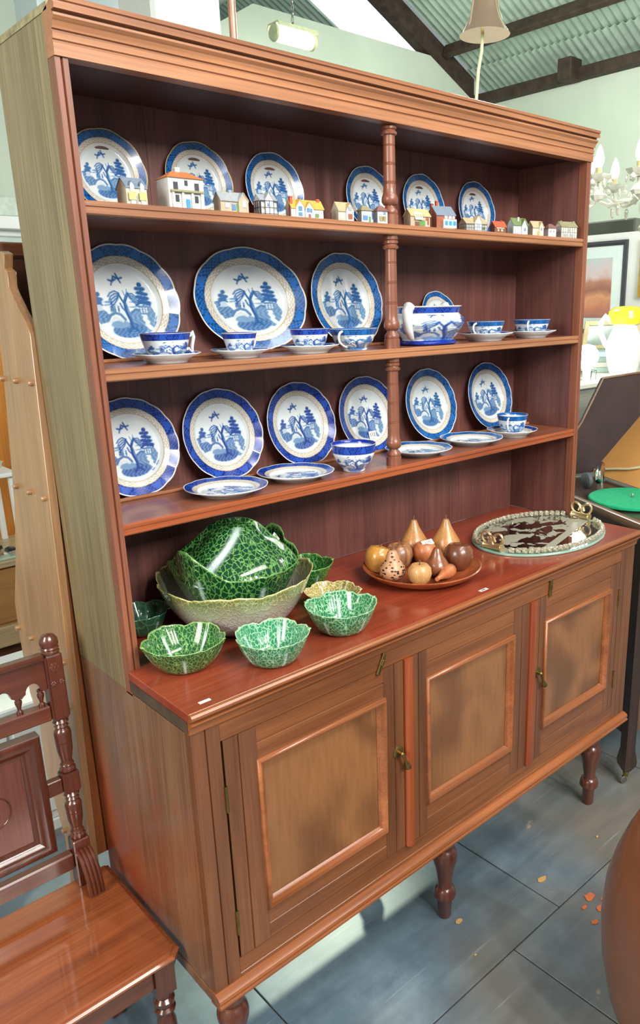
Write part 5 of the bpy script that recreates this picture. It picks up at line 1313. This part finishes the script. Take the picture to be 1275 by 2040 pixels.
g = G().box(-.154, .154, .0, .008, .026, .274); g.V = [(x + z * .16, y_ + z * .30, z) for x, y_, z in g.V]; g.build('glass_panel', plain('dim_glass', (150, 172, 164), .15, 0, .1, 8, coat=.6), lf)
for k in range(4):
    o = G().box(-.13, .13, -.08, .08, 0, .030).build('flat_box', plain('flat_box_%d' % k, [(136, 158, 150), (172, 176, 168), (124, 146, 138), (160, 186, 196)][k], .6, 0, .08, 8), None, .002)
    o.location = (3.66, 1.36, 1.4528 + .031 * k); o.rotation_euler = (0, 0, -.8 + .05 * k); tag(o, ['bottom', 'second lowest', 'third', 'topmost'][k] + ' grey-green flat box of the pile behind the lit lamp', 'box', 'flat boxes on the side cabinet')
def framed(label, y0, y1, z0, z1, fm, fw, mat_w, art, dep=.02):
    t = thing('framed_picture', label, 'picture', (4.199, (y0 + y1) / 2, z0), PI * 1.5)
    w = (y1 - y0) / 2; h = z1 - z0
    G().frame(-w, w, 0, h, 0, [(0, 0), (0, dep), (fw * .5, dep * 1.1), (fw, dep * .6), (fw, .004)]).build('frame', fm, t, 0, 30)
    if mat_w: G().box(-w + fw - .002, w - fw + .002, -.008, -.004, fw - .002, h - fw + .002).build('mount', plain('mount_board', (214, 230, 228), .7, 0, .02), t)
    q = fw + mat_w
    G().box(-w + q - .001, w - q + .001, -.0095, -.0084 if mat_w else -.004, q - .001, h - q + .001).build('print', art, t)
    return t
def art_mat(name, stops, sc=7):
    t = NT(name); sx = t.n('ShaderNodeSeparateXYZ'); t.l(t.coord(), sx.inputs[0])
    nz = t.n('ShaderNodeTexNoise', i_Scale=float(sc), i_Detail=4.0); t.l(t.coord(), nz.inputs['Vector'])
    m = t.n('ShaderNodeMath', operation='MULTIPLY_ADD'); m.inputs[1].default_value = .34; t.l(nz.outputs[0], m.inputs[0])
    z = t.n('ShaderNodeMath', operation='MULTIPLY_ADD'); z.inputs[1].default_value = 1.75; z.inputs[2].default_value = -.20; t.l(sx.outputs['Z'], z.inputs[0]); t.l(z.outputs[0], m.inputs[2])
    r = t.ramp(m.outputs[0], [(p, lin(c)) for p, c in stops]); t.l(r.outputs[0], t.b.inputs['Base Color']); t.b.inputs['Roughness'].default_value = .25
    return t.m
framed('dark-framed print of an orange autumn landscape on the white partition', 1.492, 2.30, 1.660, 2.262, plain('charcoal_frame', (62, 66, 70), .4, 0, .1), .032, .075,
       art_mat('autumn_print', [(.10, (146, 110, 100)), (.26, (186, 122, 96)), (.36, (206, 150, 110)), (.48, (150, 100, 86)), (.60, (176, 126, 104)), (.68, (204, 186, 186)), (.85, (186, 200, 204))]))
framed('gilt-framed picture at the right edge of the photo on the white partition', .95, 1.392, 1.895, 2.262, plain('gilt_frame', (206, 166, 72), .35, .5, .2, 40), .05, 0,
       art_mat('pale_print', [(.2, (226, 216, 160)), (.5, (236, 230, 190)), (.8, (220, 226, 210))]), .03)
o = G().box(4.45, 4.9, 1.6, 3.2, 0, 2.42).build('tall_shelving', plain('dark_green_shelving', (64, 70, 58), .6, 0, .2, 5), None, .01); tag(o, 'dark green shelving just showing above the white partition', 'shelving')

# chandelier
ch = thing('chandelier', 'crystal chandelier with candle bulbs and hanging drops at the right edge', 'chandelier', (2.80, .62, 2.33))
CRY = plain('cut_crystal', (244, 246, 232), .05, 0, .05, 60, 0, 1.0, .15)
CBULB = NT('candle_bulb'); CBULB.b.inputs['Base Color'].default_value = (.9, .94, .9, 1); CBULB.b.inputs['Emission Color'].default_value = (.95, 1, .9, 1); CBULB.b.inputs['Emission Strength'].default_value = 1.1
GCH = plain('pale_gilt', (206, 200, 150), .3, .7, .1)
G().lathe([(.0001, -.10), (.02, -.095), (.03, -.07), (.016, -.04), (.03, .0), (.045, .02), (.02, .05), (.018, .12), (.034, .15), (.016, .19), (.016, .30), (.028, .33), (.0001, .36)], 20).build('stem', CRY, ch)
G().tube([(0, 0, .355), (0, 0, 1.0), (0, 0, 2.6)], .008, 8).build('hanging_rod', GCH, ch)
drop0 = None
def crystal(x, y_, z, s, par, kind):
    global drop0
    prof = [(.0001, 0), (.5, -.35), (1.0, -1.1), (.75, -1.6), (.0001, -1.95)] if kind else [(.0001, 0), (.42, -.5), (.50, -1.4), (.3, -2.2), (.0001, -2.4)]
    return G().lathe([(r * s, z_ * s) for r, z_ in prof], 8, (x, y_, z)).build('crystal_drop', CRY, par, 0, 20)
for k in range(8):
    a = 2 * PI * k / 8 + .35; c_, s_ = math.cos(a), math.sin(a); R = .26
    arm = G().tube([(.02 * c_, .02 * s_, .03), (.09 * c_, .09 * s_, -.02), (.17 * c_, .17 * s_, -.03), (.24 * c_, .24 * s_, .0), (R * c_, R * s_, .045)], [.009, .009, .008, .008, .008], 8).build('arm', CRY, ch)
    G().lathe([(.0001, .045), (.020, .047), (.046, .060), (.056, .076), (.050, .078), (.022, .066), (.0001, .064)], 16, (R * c_, R * s_, 0), 'Z', lambda a_, z_: 1 + .08 * math.cos(8 * a_)).build('bobeche', CRY, arm)
    G().lathe([(.0001, .062), (.013, .062), (.013, .105), (.0001, .106)], 14, (R * c_, R * s_, 0)).build('candle_sleeve', plain('sleeve_cream', (206, 190, 140), .5), arm)
    G().lathe([(.0001, .1065), (.012, .107), (.020, .128), (.021, .142), (.015, .170), (.006, .192), (.0001, .200)], 16, (R * c_, R * s_, 0)).build('candle_bulb', CBULB.m, arm)
    for q in range(6):
        b = 2 * PI * q / 6
        crystal(R * c_ + .050 * math.cos(b), R * s_ + .050 * math.sin(b), .058, .014, arm, q % 2)
    crystal(R * c_, R * s_, .030, .034, arm, 1)
    crystal(.15 * c_, .15 * s_, -.036, .022, arm, 0)
for k in range(10):
    a = 2 * PI * k / 10
    crystal(.075 * math.cos(a), .075 * math.sin(a), .02, .022, ch, k % 2)
    crystal(.05 * math.cos(a), .05 * math.sin(a), .22, .018, ch, 0)
crystal(0, 0, -.10, .034, ch, 1)

# bell with rope
be = thing('ship_bell', 'polished brass bell with pale rope hanging above the dresser', 'bell', (1.975, .90, 2.872))
G().lathe([(.098, 0), (.094, .004), (.082, .022), (.068, .045), (.058, .075), (.050, .115), (.044, .145), (.030, .160), (.0001, .165), ], 40).build('bell_body', plain('bell_brass', (244, 208, 172), .15, 0.92, .06, 10), be, 0, 60)
G().lathe([(.0001, .010), (.014, .014), (.016, .028), (.008, .042), (.004, .10), (.0001, .1)], 14).build('clapper', BRASS, be)
G().tube([(0, 0, .165), (0, 0, .20), (0, 0, 1.6)], .006, 8).build('hanger', STEEL, be)
G().tube([(-.012, .0, .012), (-.022, -.004, -.06), (-.040, -.004, -.13), (-.046, 0, -.24), (-.048, 0, -.50), (-.05, 0, -1.1)], [.0065] * 6, 10).build('bell_rope', plain('pale_rope', (206, 214, 170), .8, 0, .1, 80), be)
# pendant work light on a chain, behind the dresser: a lamp with its own light
pn = thing('pendant_light', 'bright pendant tube light hanging on a chain behind the dresser', 'lamp', (3.06, 3.5, 3.67))
PEN = NT('lit_tube'); PEN.b.inputs['Emission Color'].default_value = (.95, 1, .72, 1); PEN.b.inputs['Emission Strength'].default_value = 14.0
G().lathe([(.0001, -.14), (.035, -.138), (.05, -.12), (.05, .12), (.035, .138), (.0001, .14)], 20, (0, 0, 0), 'X').build('lit_tube', PEN.m, pn)
G().prism([(-.075, .03), (-.055, .062), (.055, .062), (.075, .03), (.068, .03), (.05, .052), (-.05, .052), (-.068, .03)], -.17, .17, 'X').build('reflector', plain('lamp_housing', (170, 176, 140), .4), pn)
for s in (-1, 1): G().lathe([(.0001, -.014), (.05, -.012), (.055, 0), (.05, .012), (.0001, .014)], 18, (s * .162, 0, 0), 'X').build('end_cap', plain('lamp_housing', 0), pn)
for k in range(16):
    z = .075 + k * .036
    G().tube([(.010 * math.cos(2 * PI * i / 10) * (1 if k % 2 else .2), .010 * math.cos(2 * PI * i / 10) * (.2 if k % 2 else 1), z + .022 * math.sin(2 * PI * i / 10)) for i in range(10)], .004, 6, True).build('chain_link', STEEL, pn)
G().tube([(0, 0, .62), (0, 0, 1.8)], .006, 8).build('drop_rod', STEEL, pn)
pl_ = bpy.data.lights.new('pendant_glow', 'SPOT'); pl_.energy = 950; pl_.color = (.88, 1, .76); pl_.shadow_soft_size = .10; pl_.spot_size = math.radians(21); pl_.spot_blend = .6
plo = bpy.data.objects.new('pendant_glow', pl_); COL.objects.link(plo); plo.parent = pn; plo.location = (0, 0, -.10)
plo.rotation_euler = Vector((-3.00, -3.02, -3.57)).to_track_quat('-Z', 'Y').to_euler()
pp = G().tube([(1.02, 1.20, 0), (1.02, 1.20, 2.0), (1.02, 1.20, 5.0)], .013, 14).build('copper_pipe', plain('copper_pipe', (190, 140, 116), .35, .6, .1)); tag(pp, 'thin coppery upright pipe rising behind the dresser top', 'pipe')
wr_ = G().tube([(3.2, 4.985, 3.62), (4.0, 4.985, 3.42), (5.0, 4.985, 3.30), (6.8, 4.985, 3.35)], .006, 6).build('wall_cable', M_BEAM); tag(wr_, 'thin dark cable sagging along the green end wall', 'cable')
fp = thing('wall_picture', 'small white-framed picture on the far wall at the left edge', 'picture', (1.06, 4.928, 2.05))
G().frame(-.55, .55, -.02, .42, 0, [(0, 0), (0, .03), (.05, .03), (.06, .005)]).build('frame', M_WHITE, fp); G().box(-.49, .49, -.006, -.001, .04, .36).build('print', plain('pale_sky_print', (196, 214, 208), .5, 0, .1, 4), fp)
o = G().box(.0, 1.74, 4.80, 4.928, 2.46, 2.545).build('wall_shelf', M_WHITE, None, .004); tag(o, 'white wall shelf under the picture rail at the far left', 'shelf')

# rounded chair back in the foreground at the right edge
tb = thing('tub_chair', 'rounded brown tub chair back cut off by the lower right edge of the photo', 'chair', (.985, -.715, 0), 0)
W_TUB = plain('tub_brown', (122, 76, 52), .3, 0, .10, 6, .05, .35)
V = []; F = []; n = 40
prof = [(.230, .10), (.262, .20), (.285, .34), (.292, .46), (.286, .56), (.270, .64), (.246, .72), (.222, .785), (.200, .825), (.180, .840), (.158, .830), (.150, .80), (.170, .70), (.215, .55), (.225, .42), (.225, .36)]
for r, z in prof:
    for i in range(n + 1):
        a = PI * .42 + PI * 1.42 * i / n
        V.append((r * math.cos(a), r * math.sin(a), z * .84))
m = n + 1
for j in range(len(prof) - 1): F += [(j * m + i, j * m + i + 1, (j + 1) * m + i + 1, (j + 1) * m + i) for i in range(n)]
F += [tuple(j * m for j in range(len(prof))), tuple(j * m + n for j in range(len(prof)))[::-1]]
G().add(V, F).build('chair_back', W_TUB, tb, 0, 50)
G().lathe([(.0001, .30), (.22, .30), (.224, .33), (.22, .40), (.20, .42), (.0001, .425)], 40).build('seat', W_TUB, tb)
for k in range(4):
    a = PI / 4 + k * PI / 2
    G().lathe([(.0001, 0), (.014, 0), (.022, .10), (.022, .105)], 14, (.17 * math.cos(a), .17 * math.sin(a), 0)).tube([(.17 * math.cos(a), .17 * math.sin(a), .10), (.16 * math.cos(a), .16 * math.sin(a), .30)], .02, 10).build('leg', W_CH, tb)['kind'] = 'stuff'
